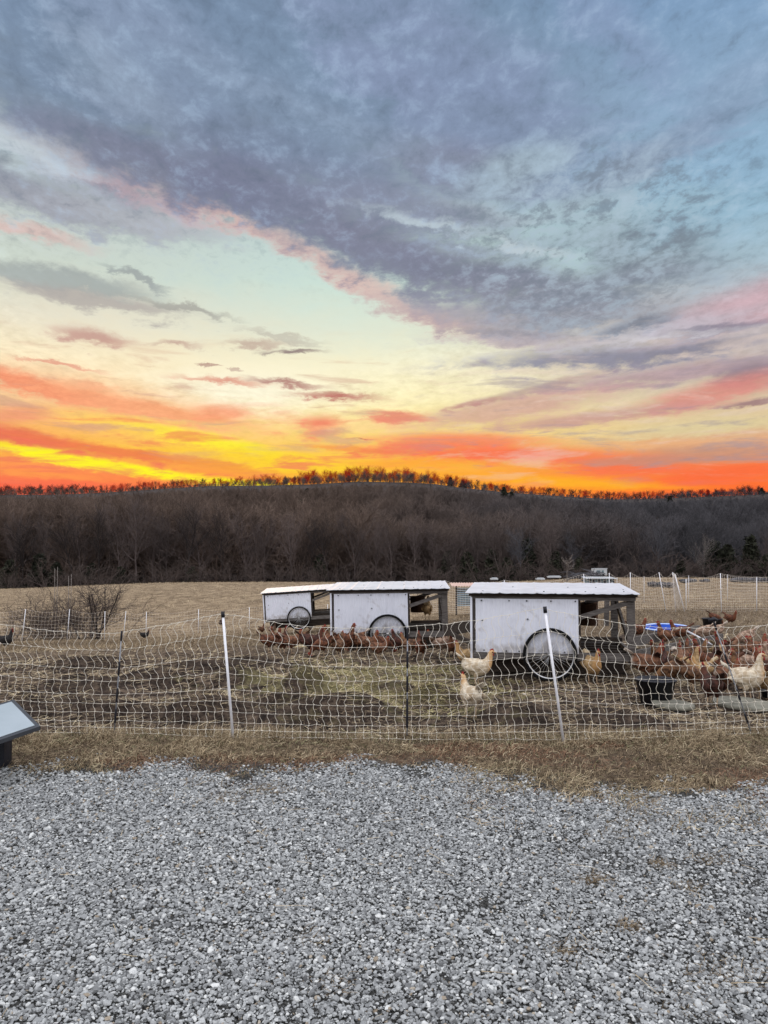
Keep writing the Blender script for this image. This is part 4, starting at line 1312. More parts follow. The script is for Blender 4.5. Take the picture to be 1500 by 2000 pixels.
def make_coop():
    """front face along local x (0..2), depth along y, floor z=.27"""
    root = bpy.data.objects.new('mobile_chicken_coop', None); C.objects.link(root)
    W_, D_, z0, z1 = 2.0, 1.75, .27, 1.10
    rise = .05   # roof higher at the back
    def zz(y): return z1 + rise * y / D_
    # corner and mid posts
    for (x, y) in ((.035, .02), (W_ - .06, .02), (.035, D_ - .02), (W_ - .06, D_ - .02)):
        mb = MB(); mb.box((x - .035, y - .02, z0), (x + .035 + (.03 if x > 1 else 0), y + .02, zz(y) - .09)); mb.build('corner_post', M['wood'], root)
    for y in (0, D_):
        mb = MB(); mb.box((1.29, y - .02 * (y == 0) - .0, z0 + .093), (1.345, y + .03, zz(y) - .092)); mb.build('middle_post', M['darkwood'], root)
        yy = y - .024 if y == 0 else y + .004
        mb = MB(); mb.box((0.0, yy - .02, z0 - .005), (W_ + .01, yy + .02, z0 + .09)); mb.build('bottom_rail', M['wood_h'], root)
        mb = MB(); mb.box((-.02, yy - .02, zz(y) - .09), (W_ + .01, yy + .02, zz(y) - .045)); mb.build('top_rail', M['wood_h'], root)
        mb = MB(); mb.box((-.05, yy - .045, zz(y) - .043), (W_ + .03, yy + .03, zz(y) - .004)); mb.build('fascia', M['darkwood'], root)
        mb = MB(); mb.beam((1.345, y + .012, z1 - .30), (W_ - .095, y + .012, z1 - .12), .03, .06); mb.build('brace', M['wood_h'], root)
    for x in (.02, W_ - .02):
        mb = MB(); mb.box((x - .02, .02, z0), (x + .02, D_ - .02, z0 + .09)); mb.build('side_rail', M['wood_h'], root)
        mb = MB(); mb.beam((x, .02, zz(0) - .066), (x, D_ - .02, zz(D_) - .066), .035, .045); mb.build('side_top_rail', M['wood_h'], root)
    mb = MB(); mb.beam((W_ - .03, .10, z0 + .1), (W_ - .12, D_ * .55, z1 - .1), .03, .07); mb.build('side_brace', M['wood'], root)
    # panels on both long sides and the closed end
    for y in (-.052, D_ + .03):
        p = corrugated(.035, 1.315, z0 + .075, z1 - .075 + (rise if y > 1 else 0), y, .0065, .064).build('side_panel', M['white_metal'], root)
        if y < 0:
            s = MB()
            for (a, b) in ((.11, z1 - .10), (.46, z1 - .10), (.68, z1 - .10), (.98, z1 - .10), (1.28, z1 - .10), (.12, .75), (.69, .77), (.14, z0 + .10), (.42, z0 + .095), (.58, z0 + .095), (1.14, z0 + .095)):
                s.tube([(a, y - .012, b), (a, y + .005, b)], .0095, 8)
            s.build('screws', M['screw'], p)
    mb = MB(); mb.box((-.022, .03, z0 + .06), (-.012, D_ - .03, z1 - .05)); mb.build('end_panel', M['white_metal'], root)
    mb = MB(); mb.box((-.034, -.062, z0 - .03), (-.006, -.05, z1 - .06)); mb.build('corner_trim', M['white_metal'], root)
    # roof: ribbed sheet, ribs run front to back
    mb = MB(); n = 240; x0, x1 = -.09, W_ + .05
    vs, fs = [], []
    for i in range(n + 1):
        x = x0 + (x1 - x0) * i / n; ph = (x / .23) % 1.0
        d = .007 * max(0, 1 - abs(ph - .5) * 10) + .002 * math.sin(x * 40)
        for (yy, th) in ((-.14, 0), (-.14, .007), (D_ + .12, 0), (D_ + .12, .007)):
            vs.append((x, yy, zz(yy) + d + th))
    for i in range(n):
        o = i * 4; q = o + 4
        fs += [(o + 1, q + 1, q + 3, o + 3), (o, o + 2, q + 2, q), (o, q, q + 1, o + 1), (o + 2, o + 3, q + 3, q + 2)]
    fs += [(0, 1, 3, 2), (n * 4, n * 4 + 2, n * 4 + 3, n * 4 + 1)]
    mb.add(vs, fs, False)
    rf = mb.build('roof', M['roof_metal'], root)
    s = MB()
    for (a, b) in ((.12, .12), (.5, .9), (.9, .13), (1.25, .9), (1.42, .14), (1.62, .9), (1.9, .2), (1.93, .5)):
        s.tube([(a, b, zz(b) + .004), (a, b, zz(b) + .014)], .010, 8)
    s.build('screws', M['screw'], rf)
    # floor battens, perch, nest boxes
    for k in range(5):
        mb = MB(); y = .25 + k * .3; mb.box((.03, y, z0 + .02), (W_ - .03, y + .10, z0 + .045)); mb.build('floor_batten', M['darkwood'], root)
    mb = MB(); mb.box((1.36, .42, z0 + .19), (W_ - .1, .50, z0 + .235)); mb.build('perch', M['darkwood'], root)
    mb = MB(); mb.box((.06, .9, z0 + .1), (1.28, .93, z1 - .2)); mb.build('nest_box_wall', M['darkwood'], root)
    mb = MB(); mb.beam((W_ - .02, .3, z0 + .04), (W_ + .0, 1.45, z0 + .04), .05, .05)
    # skid boards under the body
    mb = MB(); mb.box((.1, .25, .06), (W_ - .1, .29, z0 - .01)); mb.build('skid_board', M['darkwood'], root)
    for y in (-.115, D_ + .115):
        bike_wheel(.335, root, (.96, y, .335))
    mb = MB(); mb.tube([(.96, -.09, .335), (.96, D_ + .09, .335)], .012, 8); mb.build('axle', M['steel'], root)
    return root


def place_coop(root, px, Yd, yaw, roll, label, z=None):
    x = (px - CX) / F * Yd
    zc = gz1(x + 1, Yd + .3) if z is None else z
    root.location = (x, Yd, zc)
    root.rotation_euler = (0, -math.radians(roll), -math.radians(yaw))
    tag(root, label, 'chicken coop', 'mobile chicken coops')


coop = make_coop()
c2 = copy_tree(coop); c3 = copy_tree(coop)
place_coop(coop, 923, 9.95, 10, 0, 'largest white panelled coop on a bicycle wheel, at right with its roof seen from above', 0.0)
place_coop(c2, 651, 13.45, 2, .9, 'middle white coop on a bicycle wheel, with a hen perched in its open end', -.13)
place_coop(c3, 521, 21.9, -3, 3.6, 'smallest farthest white coop, partly hidden behind the middle coop', -.62)
bpy.context.view_layer.update()


def in_coop(c, x, y, z): return c.matrix_world @ Vector((x, y, z))


def bucket(name, loc, r0, r1, h, m, label, cat, tilt=0.0, rim=None, th=.012):
    mb = MB()
    mb.lathe([(0, 0), (r0, 0), (r1, h), (r1 + .012, h), (r1 + .012, h - .012), (r1 + .004, h - .014)][1:3] , 36)
    mb = MB(); mb.lathe([(.001, .0), (r0, .0), (r1, h), (r1 + .014, h), (r1 + .014, h + .012), (r1 - th, h + .012), (r0 - th, .015), (.001, .015)], 40)
    e = mb.build(name, m)
    e.location = loc; e.rotation_euler = (tilt, 0, 0)
    return tag(e, label, cat)


for c, lab in ((coop, 'round brown feeder hanging in the open end of the largest coop'), (c2, 'round brown feeder hanging in the open end of the middle coop')):
    e = bucket('hanging_feeder', in_coop(c, 1.49, .95, .62), .13, .14, .28, M['rust'], lab, 'feeder')
    w = MB(); w.tube([(0, 0, .29), (0, 0, .46)], .004, 5); w.build('hanging_wire', M['steel'], e)

# weathered boards standing behind / around the largest coop
def board(p, q, w, h, label, name='plank', m='wood_h', cat='plank', group=None, up=(0, 0, 1)):
    mb = MB(); p, q = Vector(p), Vector(q); mb.beam(p, q, w, h, up)
    return tag(mb.build(name, M[m]), label, cat, group)


def Pg(px, py, Y): return P(px, py, Y)


board(P(1228, 1255, 12.5), P(1366, 1229, 15.0), .05, .15, 'upper of two grey boards lying on edge below the blue pool')
board(P(1228, 1284, 10.6), P(1410, 1246, 13.6), .05, .15, 'lower of two grey boards lying on edge right of the largest coop')
board(P(870, 1232, 11.9), P(928, 1221, 10.9), .05, .16, 'broad dark board between the middle and the largest coop', m='darkwood')
board(P(880, 1237, 11.5), P(925, 1258, 10.6), .04, .06, 'thin dark board sloping down between the coops', m='darkwood')
mb = MB(); mb.tube([P(1343, 1233, 13.4), P(1402, 1264, 12.2)], .016, 8)
tag(mb.build('white_pole', M['post_white']), 'short white pole leaning across the grey boards', 'pole')
board(P(1156, 1155, 12.5) + Vector((0, 0, -.02)), P(1156, 1222, 12.5), .10, .17, 'wide red brown board upright behind the open end of the largest coop', m='rust', up=(1, 0, 0))
board(P(1186, 1158, 12.3), P(1184, 1222, 12.3), .05, .07, 'narrow brown post upright behind the open end of the largest coop', 'post', 'wood', 'post', up=(1, 0, 0))
# logs and dirt pile
mb = MB()
p, q = P(1216, 1300, 10.6), P(1268, 1290, 11.4)
mb.tube([p, p.lerp(q, .3) + Vector((0, 0, .01)), p.lerp(q, .7), q], [.07, .075, .068, .06], 14)
tag(mb.build('log', M['log']), 'short bark covered log on the soil right of the largest coop', 'log')


def heap(name, px, py, Y, rx, ry, h, m, label, cat, seed):
    x = (px - CX) / F * Y; z = gz1(x, Y)
    n = 40; A, R = np.meshgrid(np.linspace(0, 2 * np.pi, n, endpoint=False), np.linspace(0, 1, 14))
    X, Y_ = R * np.cos(A) * rx, R * np.sin(A) * ry
    Z = h * (1 - R ** 2) + h * .9 * fbm(X / rx * 2.5 + seed, Y_ / ry * 2.5, seed) * (1 - R) * 1.6 - .04 * R
    v = np.stack([X.ravel() + x, Y_.ravel() + Y, Z.ravel() + z], 1)
    f = []
    for i in range(13):
        for k in range(n): f.append((i * n + k, i * n + (k + 1) % n, (i + 1) * n + (k + 1) % n, (i + 1) * n + k))
    return tag(link(name, np_mesh(name, v, f, True), m), label, cat)


heap('bedding_pile', 1175, 1290, 12.4, .75, .5, .22, M['manure'], 'dark pile of bedding under the open end of the largest coop', 'bedding', 3)
heap('bedding_pile', 1255, 1225, 14.6, .6, .4, .14, M['manure'], 'dark heap of soil left of the blue pool', 'soil heap', 5)
heap('bedding_pile', 730, 1265, 14.6, .8, .5, .12, M['straw'], 'pale heap of straw bedding behind the wheel of the middle coop', 'bedding', 8)
heap('bedding_pile', 1010, 1330, 10.4, .7, .5, .06, M['manure'], 'dark wet bedding patch below the panel of the largest coop', 'bedding', 9)
heap('bedding_pile', 640, 1270, 15.0, .9, .5, .06, M['straw'], 'thin pale straw bedding left of the middle coop', 'bedding', 12)

# ------------------------------------------------------------------ tubs, pool, lids
g = fz(1300, 15.7)
mb = MB(); mb.lathe([(.001, 0), (.38, 0), (.44, .13), (.43, .13), (.375, .02), (.001, .02)], 48)
pool = mb.build('paddling_pool', M['blue_plastic']); pool.location = P(1300, 1236, 15.7)
pool.location.z = 1.6 - (1224 - 1081) / 1500 * 15.7 - .13
pool.rotation_euler = (math.radians(3.5), math.radians(-1.5), 0)
tag(pool, 'round blue plastic paddling pool with pale rim behind the boards', 'paddling pool')
mb = MB(); mb.lathe([(.425, .128), (.46, .126), (.475, .132), (.47, .143), (.43, .147), (.425, .128)], 48); mb.build('rim', M['blue_rim'], pool)
g = fz(1391, 17.0)
bucket('rubber_tub', P(1391, 1222, 17.0), .18, .205, .15, M['black_plastic'], 'small black rubber tub on the far grass, with a hen at its rim', 'tub')
b = bucket('rubber_tub', P(1281, 1376, 8.3), .15, .205, .26, M['black_plastic'], 'large black tub beside the round lid near the fence', 'tub')
for px, py, Y, r, lab in ((1315, 1380, 8.05, .21, 'grey round stepping lid just right of the large black tub'), (1452, 1378, 8.1, .30, 'wider grey round lid behind the leaning fence post')):
    mb = MB(); mb.lathe([(.001, 0), (r * .97, 0), (r, .012), (r * .99, .035), (r * .9, .04), (.001, .036)], 40)
    o = mb.build('round_lid', M['concrete']); o.location = P(px, py, Y); o.rotation_euler = (math.radians(2), math.radians(2), 0); tag(o, lab, 'lid')
    u = MB(); u.lathe([(.001, -.03), (r * .9, -.03), (r * .93, -.001), (.001, -.001)], 32); u.build('base', M['black_plastic'], o)
bucket('rubber_tub', P(1512, 1362, 8.6), .12, .14, .07, M['black_plastic'], 'shallow black pan at the right edge beside the buff hen', 'pan')
mb = MB()
mb.lathe([(.0005, -.026), (.014, -.02), (.020, -.004), (.018, .012), (.010, .026), (.0005, .030)], 16)
o = mb.build('egg', M['egg']); o.location = P(1023, 1358, 8.75); o.rotation_euler = (0, 1.4, .3); tag(o, 'single white egg on the dark soil below the largest coop', 'egg')

# ------------------------------------------------------------------ information panel at left
def quad_slab(mb, c, th, nrm):
    vs = [Vector(p) for p in c] + [Vector(p) - nrm * th for p in c]
    mb.add(vs, [(0, 1, 2, 3), (7, 6, 5, 4), (0, 4, 5, 1), (1, 5, 6, 2), (2, 6, 7, 3), (3, 7, 4, 0)])


A = P(79, 1418, 5.55); Bk = P(27, 1366, 5.95)        # right edge, near and far corner
edge = (P(0, 1445, 5.25) - A)
D1 = A + edge.normalized() * .95; D2 = Bk + edge.normalized() * .95
n_ = (Bk - A).cross(D1 - A).normalized()
if n_.z < 0: n_ = -n_
e = empty('information_panel', (A.x - .35, A.y + .1, 0), 0, 'low slanted information panel with dark frame at the left edge of the drive', 'sign')
inv = Matrix.Translation(-e.location)
mb = MB(); quad_slab(mb, [inv @ p for p in (A, Bk, D2, D1)], .03, n_); mb.build('frame', M['sign_frame'], e)
ce = (A + Bk + D1 + D2) / 4
ins = []
ax = (D1 - A).normalized(); ay = (Bk - A).normalized()
for p, sx, sy in ((A, 1, 1), (Bk, 1, -1), (D2, -1, -1), (D1, -1, 1)): ins.append(inv @ (p + ax * .035 * sx + ay * .035 * sy + n_ * .004))
mb = MB(); quad_slab(mb, ins, .003, n_); mb.build('face', M['sign_face'], e)
mb = MB(); q = inv @ P(-25, 1440, 5.85)
mb.box((q.x - .16, q.y - .06, 0), (q.x + .16, q.y + .06, .30)); mb.build('post', M['black_plastic'], e)

# ------------------------------------------------------------------ small huts and clutter beyond the yard
def hutch(px, Y, w, d, z0, z1, roofm, wallm, label, slats=0, roof_over=.12, front_h=.0):
    x = (px - CX) / F * Y
    e = empty('hen_house', (x, Y, 0), -.05, label, 'hen house')
    mb = MB()
    if slats:
        n = slats
        for k in range(n):
            za = z0 + (z1 - z0) * k / n; mb.box((.04, 0, za), (w - .04, .03, za + (z1 - z0) / n * .55))
        mb.build('slatted_wall', M[wallm], e)
        mb = MB(); mb.box((.04, .4, z0 + .02), (w - .04, .43, z1 - .1)); mb.build('back_wall', M['darkwood'], e)
    else:
        mb.box((0, 0, z0), (w, d, z1)); mb.build('wall', M[wallm], e)
        mb = MB()
        for k in range(4): mb.box((.12 + k * w / 4.4, -.012, z0 + .12), (.12 + k * w / 4.4 + .09, .0 - .002, z1 - .02))
        mb.build('slot_window', M['screw'], e)
    for xx in (.0, w - .05):
        mb = MB(); mb.box((xx, -.03, z0 - .3), (xx + .05, .035, z1 + .02)); mb.build('corner_post', M['darkwood'], e)
    mb = MB(); n = 80; vs, fs = [], []
    for i in range(n + 1):
        xx = -roof_over + (w + 2 * roof_over) * i / n; dz = .014 * math.sin(xx * 2 * math.pi / .09)
        for yy, zz_ in ((-roof_over, z1 + .02), (d + roof_over, z1 + .06)):
            vs += [(xx, yy, zz_ + dz), (xx, yy, zz_ + dz + .012)]
    for i in range(n):
        o = i * 4; q = o + 4
        fs += [(o + 1, q + 1, q + 3, o + 3), (o, o + 2, q + 2, q), (o, q, q + 1, o + 1), (o + 2, o + 3, q + 3, q + 2)]
    mb.add(vs, fs); mb.build('roof', M[roofm], e)
    return e


hutch(889, 25.5, 1.62, 1.5, -.13, .50, 'orange_metal', 'blue_slats', 'small hen house with pinkish corrugated roof and pale blue slatted wall behind netting', 9)
hutch(1150, 33.0, 1.05, 1.0, .02, .50, 'pale_grey', 'teal_wall', 'teal hen house with pale flat roof beyond the largest coop')
# far: white trailer, brush pile, sheets
Yt = 62.
x = (1159 - CX) / F * Yt; zt = 1.6 - (1126 - 1081) / F * Yt
e = empty('trailer', (x, Yt, zt), 0, 'small white trailer box with dark windows in front of the wood', 'trailer')
mb = MB(); mb.box((0, 0, .12), (1.05, .8, .62)); mb.build('body', M['pale_grey'], e)
mb = MB(); mb.box((.22, -.02, .28), (.52, -.002, .5)); mb.build('window', M['teal_wall'], e)
mb = MB(); mb.box((.62, -.02, .28), (.80, -.002, .5)); mb.build('window', M['teal_wall'], e)
mb = MB(); mb.box((.02, -.03, .625), (1.09, .84, .66)); mb.build('roof', M['pale_grey'], e)
for xx in (.25, .75):
    mb = MB(); mb.tube([(xx, -.02, .1), (xx, .06, .1)], .11, 12); mb.build('wheel', M['tyre'], e)
mb = MB(); rgx = random.Random(77)
for k in range(90):
    a = Vector((rgx.uniform(0, 2.1), rgx.uniform(-.4, .4), rgx.uniform(0, .55)))
    d_ = Vector((rgx.uniform(-1, 1), rgx.uniform(-.3, .3), rgx.uniform(-.25, .25))).normalized() * rgx.uniform(.4, 1.0)
    mb.tube([a, a + d_ * .5 + Vector((0, 0, .03)), a + d_], [.035, .03, .015], 5)
o = mb.build('brush_pile', M['bark_grey']); o.location = ((1113 - CX) / F * 60, 60, 1.6 - (1130 - 1081) / F * 60); tag(o, 'grey pile of cut branches left of the white trailer', 'brush pile')
t_, c_ = bare_tree(90, 1.8, .03, .3, (6, 4, 3, 0), (.3, .7), .05, .008)
o = empty('sapling', ((1107 - CX) / F * 58, 58, 1.6 - (1126 - 1081) / F * 58), 0, 'pale leafless sapling left of the brush pile', 'sapling')
link('trunk', t_, M['bark_pale'], o); link('crown', c_, M['bark_pale'], o)
for (px, py, Y, w, lab) in ((1082, 1124, 60, 1.0, 'flat white sheet lying at the field edge left of the sapling'), (965, 1128, 55, .5, 'small grey sheet at the field edge above the pinkish corrugated roof'), (1055, 1128, 58, .6, 'grey boards lying low at the field edge')):
    mb = MB(); mb.box((-w / 2, -.3, 0), (w / 2, .3, .10)); mb.box((-w / 2 + .1, -.2, .10), (w / 2 - .05, .2, .14))
    o = mb.build('sheet', M['pale_grey']); o.location = P(px, py + 4, Y); tag(o, lab, 'sheet')


def rocks(name, px0, px1, py, Y, n, lab):
    mb = MB(); rgx = random.Random(n)
    for k in range(n):
        p = P(px0 + (px1 - px0) * rgx.random(), py + rgx.uniform(-1, 1), Y)
        r = rgx.uniform(.12, .3)
        vs = [tuple(p + Vector((v[0] * r * rgx.uniform(1, 1.6), v[1] * r, v[2] * r * .6))) for v in ICO_V]
        mb.add(vs, [tuple(f) for f in ICO_F])
    tag(mb.build(name, M['dark_stones']), lab, 'rubble', kind='stuff')


rocks('rubble', 1275, 1312, 1142, 38, 26, 'dark rubble lying in the grass beyond the far netting')
rocks('rubble', 1430, 1510, 1133, 48, 50, 'dark row of rubble at the field edge on the right')
rocks('rubble', 1330, 1380, 1134, 50, 14, 'few dark lumps at the field edge behind the far fence')


# ------------------------------------------------------------------ fences
def interp(px, xs, ys): return float(np.interp(px, xs, ys))


def front_fence():
    tx = [-80, 0, 105, 210, 237, 330, 435, 487, 560, 650, 710, 795, 861, 924, 1020, 1063, 1124, 1191, 1246, 1321, 1415, 1489, 1580]
    ty = [1208, 1219, 1232, 1237, 1236, 1220, 1198, 1206, 1219, 1227, 1227, 1224, 1219, 1213, 1196, 1188, 1201, 1213, 1222, 1227, 1226, 1222, 1215]
    bx = [-80, 0, 225, 455, 795, 1098, 1460, 1580]
    by = [1432, 1434, 1435, 1444, 1448, 1449, 1436, 1432]
    fr = [0, .17, .345, .47, .60, .69, .78, .865, .925, .98]
    def depth(px): return 1.6 * F / (interp(px, bx, by) - 1081) * 1.0 + .0
    e = empty('netting_fence', fz(750, 6.6), 0, 'near white electric netting fence across the yard, with wavy vertical strings', 'fence')
    inv = Matrix.Translation(-e.location)
    rgx = random.Random(3)
    cols = []
    px = -75.0
    while px < 1575: cols.append(px); px += 15.3 + rgx.uniform(-.6, .6)
    nR = len(fr)
    def knot(j, r):
        px = cols[j]
        ph = (fbm(np.array([px / 130.]), np.array([r * .6]), 7)[0])
        slack = 1 - fr[r]
        dx = 34 * ph * (slack ** .6) * (0 if r == 0 else 1)
        lean = 26 * fr[r] * (.35 + .8 * (px > 850)) if px < 1600 else 0
        x = px + dx + lean * (0.4 + .6 * vnoise(np.array([px / 300.]), np.array([1.1]), 2)[0]) - (6 if px > 850 else 3)
        t, b = interp(px, tx, ty), interp(px, bx, by)
        return x, t + (b - t) * fr[r] + rgx.gauss(0, .8)
    K = [[knot(j, r) for r in range(nR)] for j in range(len(cols))]
    net = MB()
    for j in range(len(cols)):
        D = depth(cols[j])
        pts = []
        for r in range(nR - 1):
            (xa, ya), (xb, yb) = K[j][r], K[j][r + 1]
            amp = (7.5 * (1 - fr[r]) ** 1.3 + 1.0) * rgx.uniform(.5, 1.3)
            sg = 1 if vnoise(np.array([cols[j] / 120.]), np.array([r * 1.7]), 5)[0] > .38 else -1
            m = 6
            for q in range(m):
                t = q / m
                dx = -amp * math.sin(2 * math.pi * t) * .55 * sg - amp * .5 * math.sin(math.pi * t)
                pts.append(inv @ (P(xa + (xb - xa) * (t * t * (3 - 2 * t)) + dx, ya + (yb - ya) * t, D) + Vector((0, rgx.gauss(0, .002), 0))))
        pts.append(inv @ P(*K[j][-1], D)); pts.append(inv @ P(K[j][-1][0] + rgx.uniform(-2, 2), K[j][-1][1] + rgx.uniform(3, 9), D))
        net.tube(pts, .0016, 4)
        for r in range(nR):
            c = inv @ P(*K[j][r], D - .003)
            net.tube([c - Vector((.0045, 0, 0)), c, c + Vector((.0045, 0, 0))], [.002, .0062, .002], 6)
    for r in range(nR):
        pts = [inv @ P(*K[j][r], depth(cols[j])) for j in range(len(cols))]
        full = []
        for a, b in zip(pts[:-1], pts[1:]):
            full.append(a); full.append(a.lerp(b, .5) + Vector((0, 0, -.0018)))
        full.append(pts[-1])
        net.tube(full, .0012 if r else .0017, 4)
    net.build('netting', M['net'], e)
    # tall white posts
    for (xa, ya, xb, yb) in ((435, 1197, 456, 1450), (1064, 1188, 1101, 1452)):
        Dp = depth(xb) - .03
        a, b = P(xa, ya, Dp), P(xb, yb, Dp)
        mb = MB(); mb.tube([inv @ a, inv @ b], .011, 10); p = mb.build('tall_post', M['post_white'], e)
        cp = MB(); cp.tube([inv @ (a + Vector((0, 0, .014))), inv @ (a + (b - a) * .035)], .016, 10); cp.build('cap', M['black_plastic'], p)
    # thin posts with black clips at each string
    for (xa, ya, xb, yb, clips) in ((238, 1232, 223, 1432, ((0, .10), (.30, .44), (.56, .70), (.76, .90))), (796, 1226, 795, 1436, ((.0, .12), (.22, .38), (.45, .60), (.66, .93))), (1394, 1214, 1466, 1428, ((.0, .08), (.30, .40), (.62, .72), (.84, .92)))):
        Dp = depth(xb) - .02
        a, b = inv @ P(xa, ya, Dp), inv @ P(xb, yb, Dp)
        mb = MB(); mb.tube([a, b], .0055, 8); p = mb.build('thin_post', M['post_grey'], e)
        for (u, v) in clips:
            cp = MB(); cp.tube([a.lerp(b, u), a.lerp(b, u + .01), a.lerp(b, v - .01), a.lerp(b, v)], [.007, .0095, .0095, .007], 8); cp.build('clip', M['black_plastic'], p)
        if xa > 1300:
            cp = MB(); t0 = a; cp.tube([t0 + Vector((-.045, 0, .01)), t0 + Vector((0, 0, .022)), t0 + Vector((.035, 0, .01))], [.012, .02, .012], 8); cp.build('hook', M['black_plastic'], p)


front_fence()


def far_fence(label, posts, hgt, step, rows, rad, sag, seedv, m='net_far', prad=.011):
    """posts: (px_top, py_top, px_bot, py_bot, depth)"""
    Y0 = posts[0][4]
    e = empty('netting_fence', fz(posts[0][0], Y0), 0, label, 'fence')
    inv = Matrix.Translation(-e.location)
    tops = [P(a, b, Y) for a, b, c_, d_, Y in posts]; bots = [P(c_, d_, Y) for a, b, c_, d_, Y in posts]
    for t, b in zip(tops, bots):
        mb = MB(); mb.tube([inv @ t, inv @ b], prad, 6); mb.build('post', M['post_white'], e)
    net = MB(); rgx = random.Random(seedv)
    grid = []
    for k in range(len(posts) - 1):
        L_ = (bots[k + 1] - bots[k]).length; n = max(2, int(L_ / step))
        for i in range(n + (k == len(posts) - 2)):
            s = i / n
            t = tops[k].lerp(tops[k + 1], s); b = bots[k].lerp(bots[k + 1], s)
            t = t + Vector((0, 0, -sag * 4 * s * (1 - s)))
            col = []
            for r in range(rows + 1):
                f = r / rows
                col.append(t.lerp(b, f ** .85) + Vector((rgx.gauss(0, .006), 0, rgx.gauss(0, .003))))
            grid.append(col)
    for col in grid: net.tube([inv @ p for p in col], rad, 3)
    for r in range(rows + 1): net.tube([inv @ c_[r] for c_ in grid], rad * 1.2, 3)
    net.build('netting', M[m], e)
    return e


def fp(px, top, lean, Y, base=None):
    zb = gz1((px - CX) / F * Y, Y)
    pb = 1081 + (EYE - zb) / Y * F
    return (px, top, px + lean, pb if base is None else base, Y)


far_fence('far white netting fence at left, its posts standing in front of the bramble thicket',
          [fp(-60, 1192, -4, 25.5), fp(50, 1190, -7, 25.5), fp(136, 1190, -5, 25.8), fp(205, 1194, -1, 26.2), fp(246, 1194, -5, 26.6), fp(286, 1195, -1, 27.0), fp(388, 1190, -1, 28), fp(487, 1186, 0, 29), fp(640, 1180, 0, 31)], 1, .10, 8, .0022, .10, 4)
far_fence('far white netting fence behind the coops with sagging scallops between its posts',
          [fp(800, 1140, 0, 24, 1196), fp(868, 1134, 0, 23.5, 1196), fp(985, 1133, 0, 24), fp(1140, 1121, 3, 24.5), fp(1190, 1119, 0, 24), fp(1231, 1118, 1, 23.5), fp(1287, 1118, 14, 22.5), fp(1314, 1118, 6, 22.2)], 1, .085, 12, .0030, .16, 5)
far_fence('far white netting fence at the right edge, tied to a knotted post',
          [fp(1340, 1131, 0, 23.5), fp(1407, 1120, 2, 22.0), fp(1478, 1127, 0, 22.8), fp(1560, 1122, 0, 22)], 1, .085, 12, .0030, .05, 6)
far_fence('farthest netting line crossing the field beyond the other fences at right',
          [fp(1205, 1128, 0, 30), fp(1258, 1126, 0, 30), fp(1345, 1124, 0, 30), fp(1421, 1122, 0, 30), fp(1540, 1122, 0, 30)], 1, .2, 7, .0020, .10, 8, prad=.008)
# the gathered end of netting hanging from a leaning post
e = empty('netting_bundle', fz(1325, 21.8), 0, 'gathered bundle of white netting hanging from a leaning post at right', 'netting')
inv = Matrix.Translation(-e.location)
mb = MB(); mb.tube([inv @ P(1318, 1122, 21.8), inv @ P(1337, 1194, 21.8)], .012, 6); mb.build('post', M['post_white'], e)
mb = MB(); rgx = random.Random(15)
for k in range(46):
    a = P(1314 + rgx.uniform(-1, 6), 1120 + rgx.uniform(-1, 4), 21.9); b = P(rgx.uniform(1316, 1338), 1192 + rgx.uniform(-12, 2), 21.8)
    pts = []
    for q in range(9):
        t = q / 8; bow = math.sin(t * math.pi) * rgx.uniform(-.06, .06)
        pts.append(inv @ (a.lerp(b, t) + Vector((bow + rgx.gauss(0, .012), rgx.gauss(0, .03), 0))))
    mb.tube(pts, .0026, 3)
for k in range(26):
    t = rgx.random(); a = P(1314, 1122, 21.9).lerp(P(1318, 1188, 21.8), t); b = P(1319, 1124, 21.9).lerp(P(1337, 1192, 21.8), min(1, t + rgx.uniform(-.1, .1)))
    mb.tube([inv @ a, inv @ (a.lerp(b, .5) + Vector((0, 0, -.03))), inv @ b], .0024, 3)
mb.build('netting', M['net_far'], e)
mb = MB(); k0 = P(1408, 1151, 21.9)
for k in range(9):
    d_ = Vector((rgx.uniform(-.06, .09), rgx.uniform(-.03, .03), rgx.uniform(-.09, .05)))
    mb.tube([k0 - d_ * .4, k0, k0 + d_], .006, 5)
tag(mb.build('twine_knot', M['net_far']), 'loose knot of white twine tied round the far right post', 'twine')


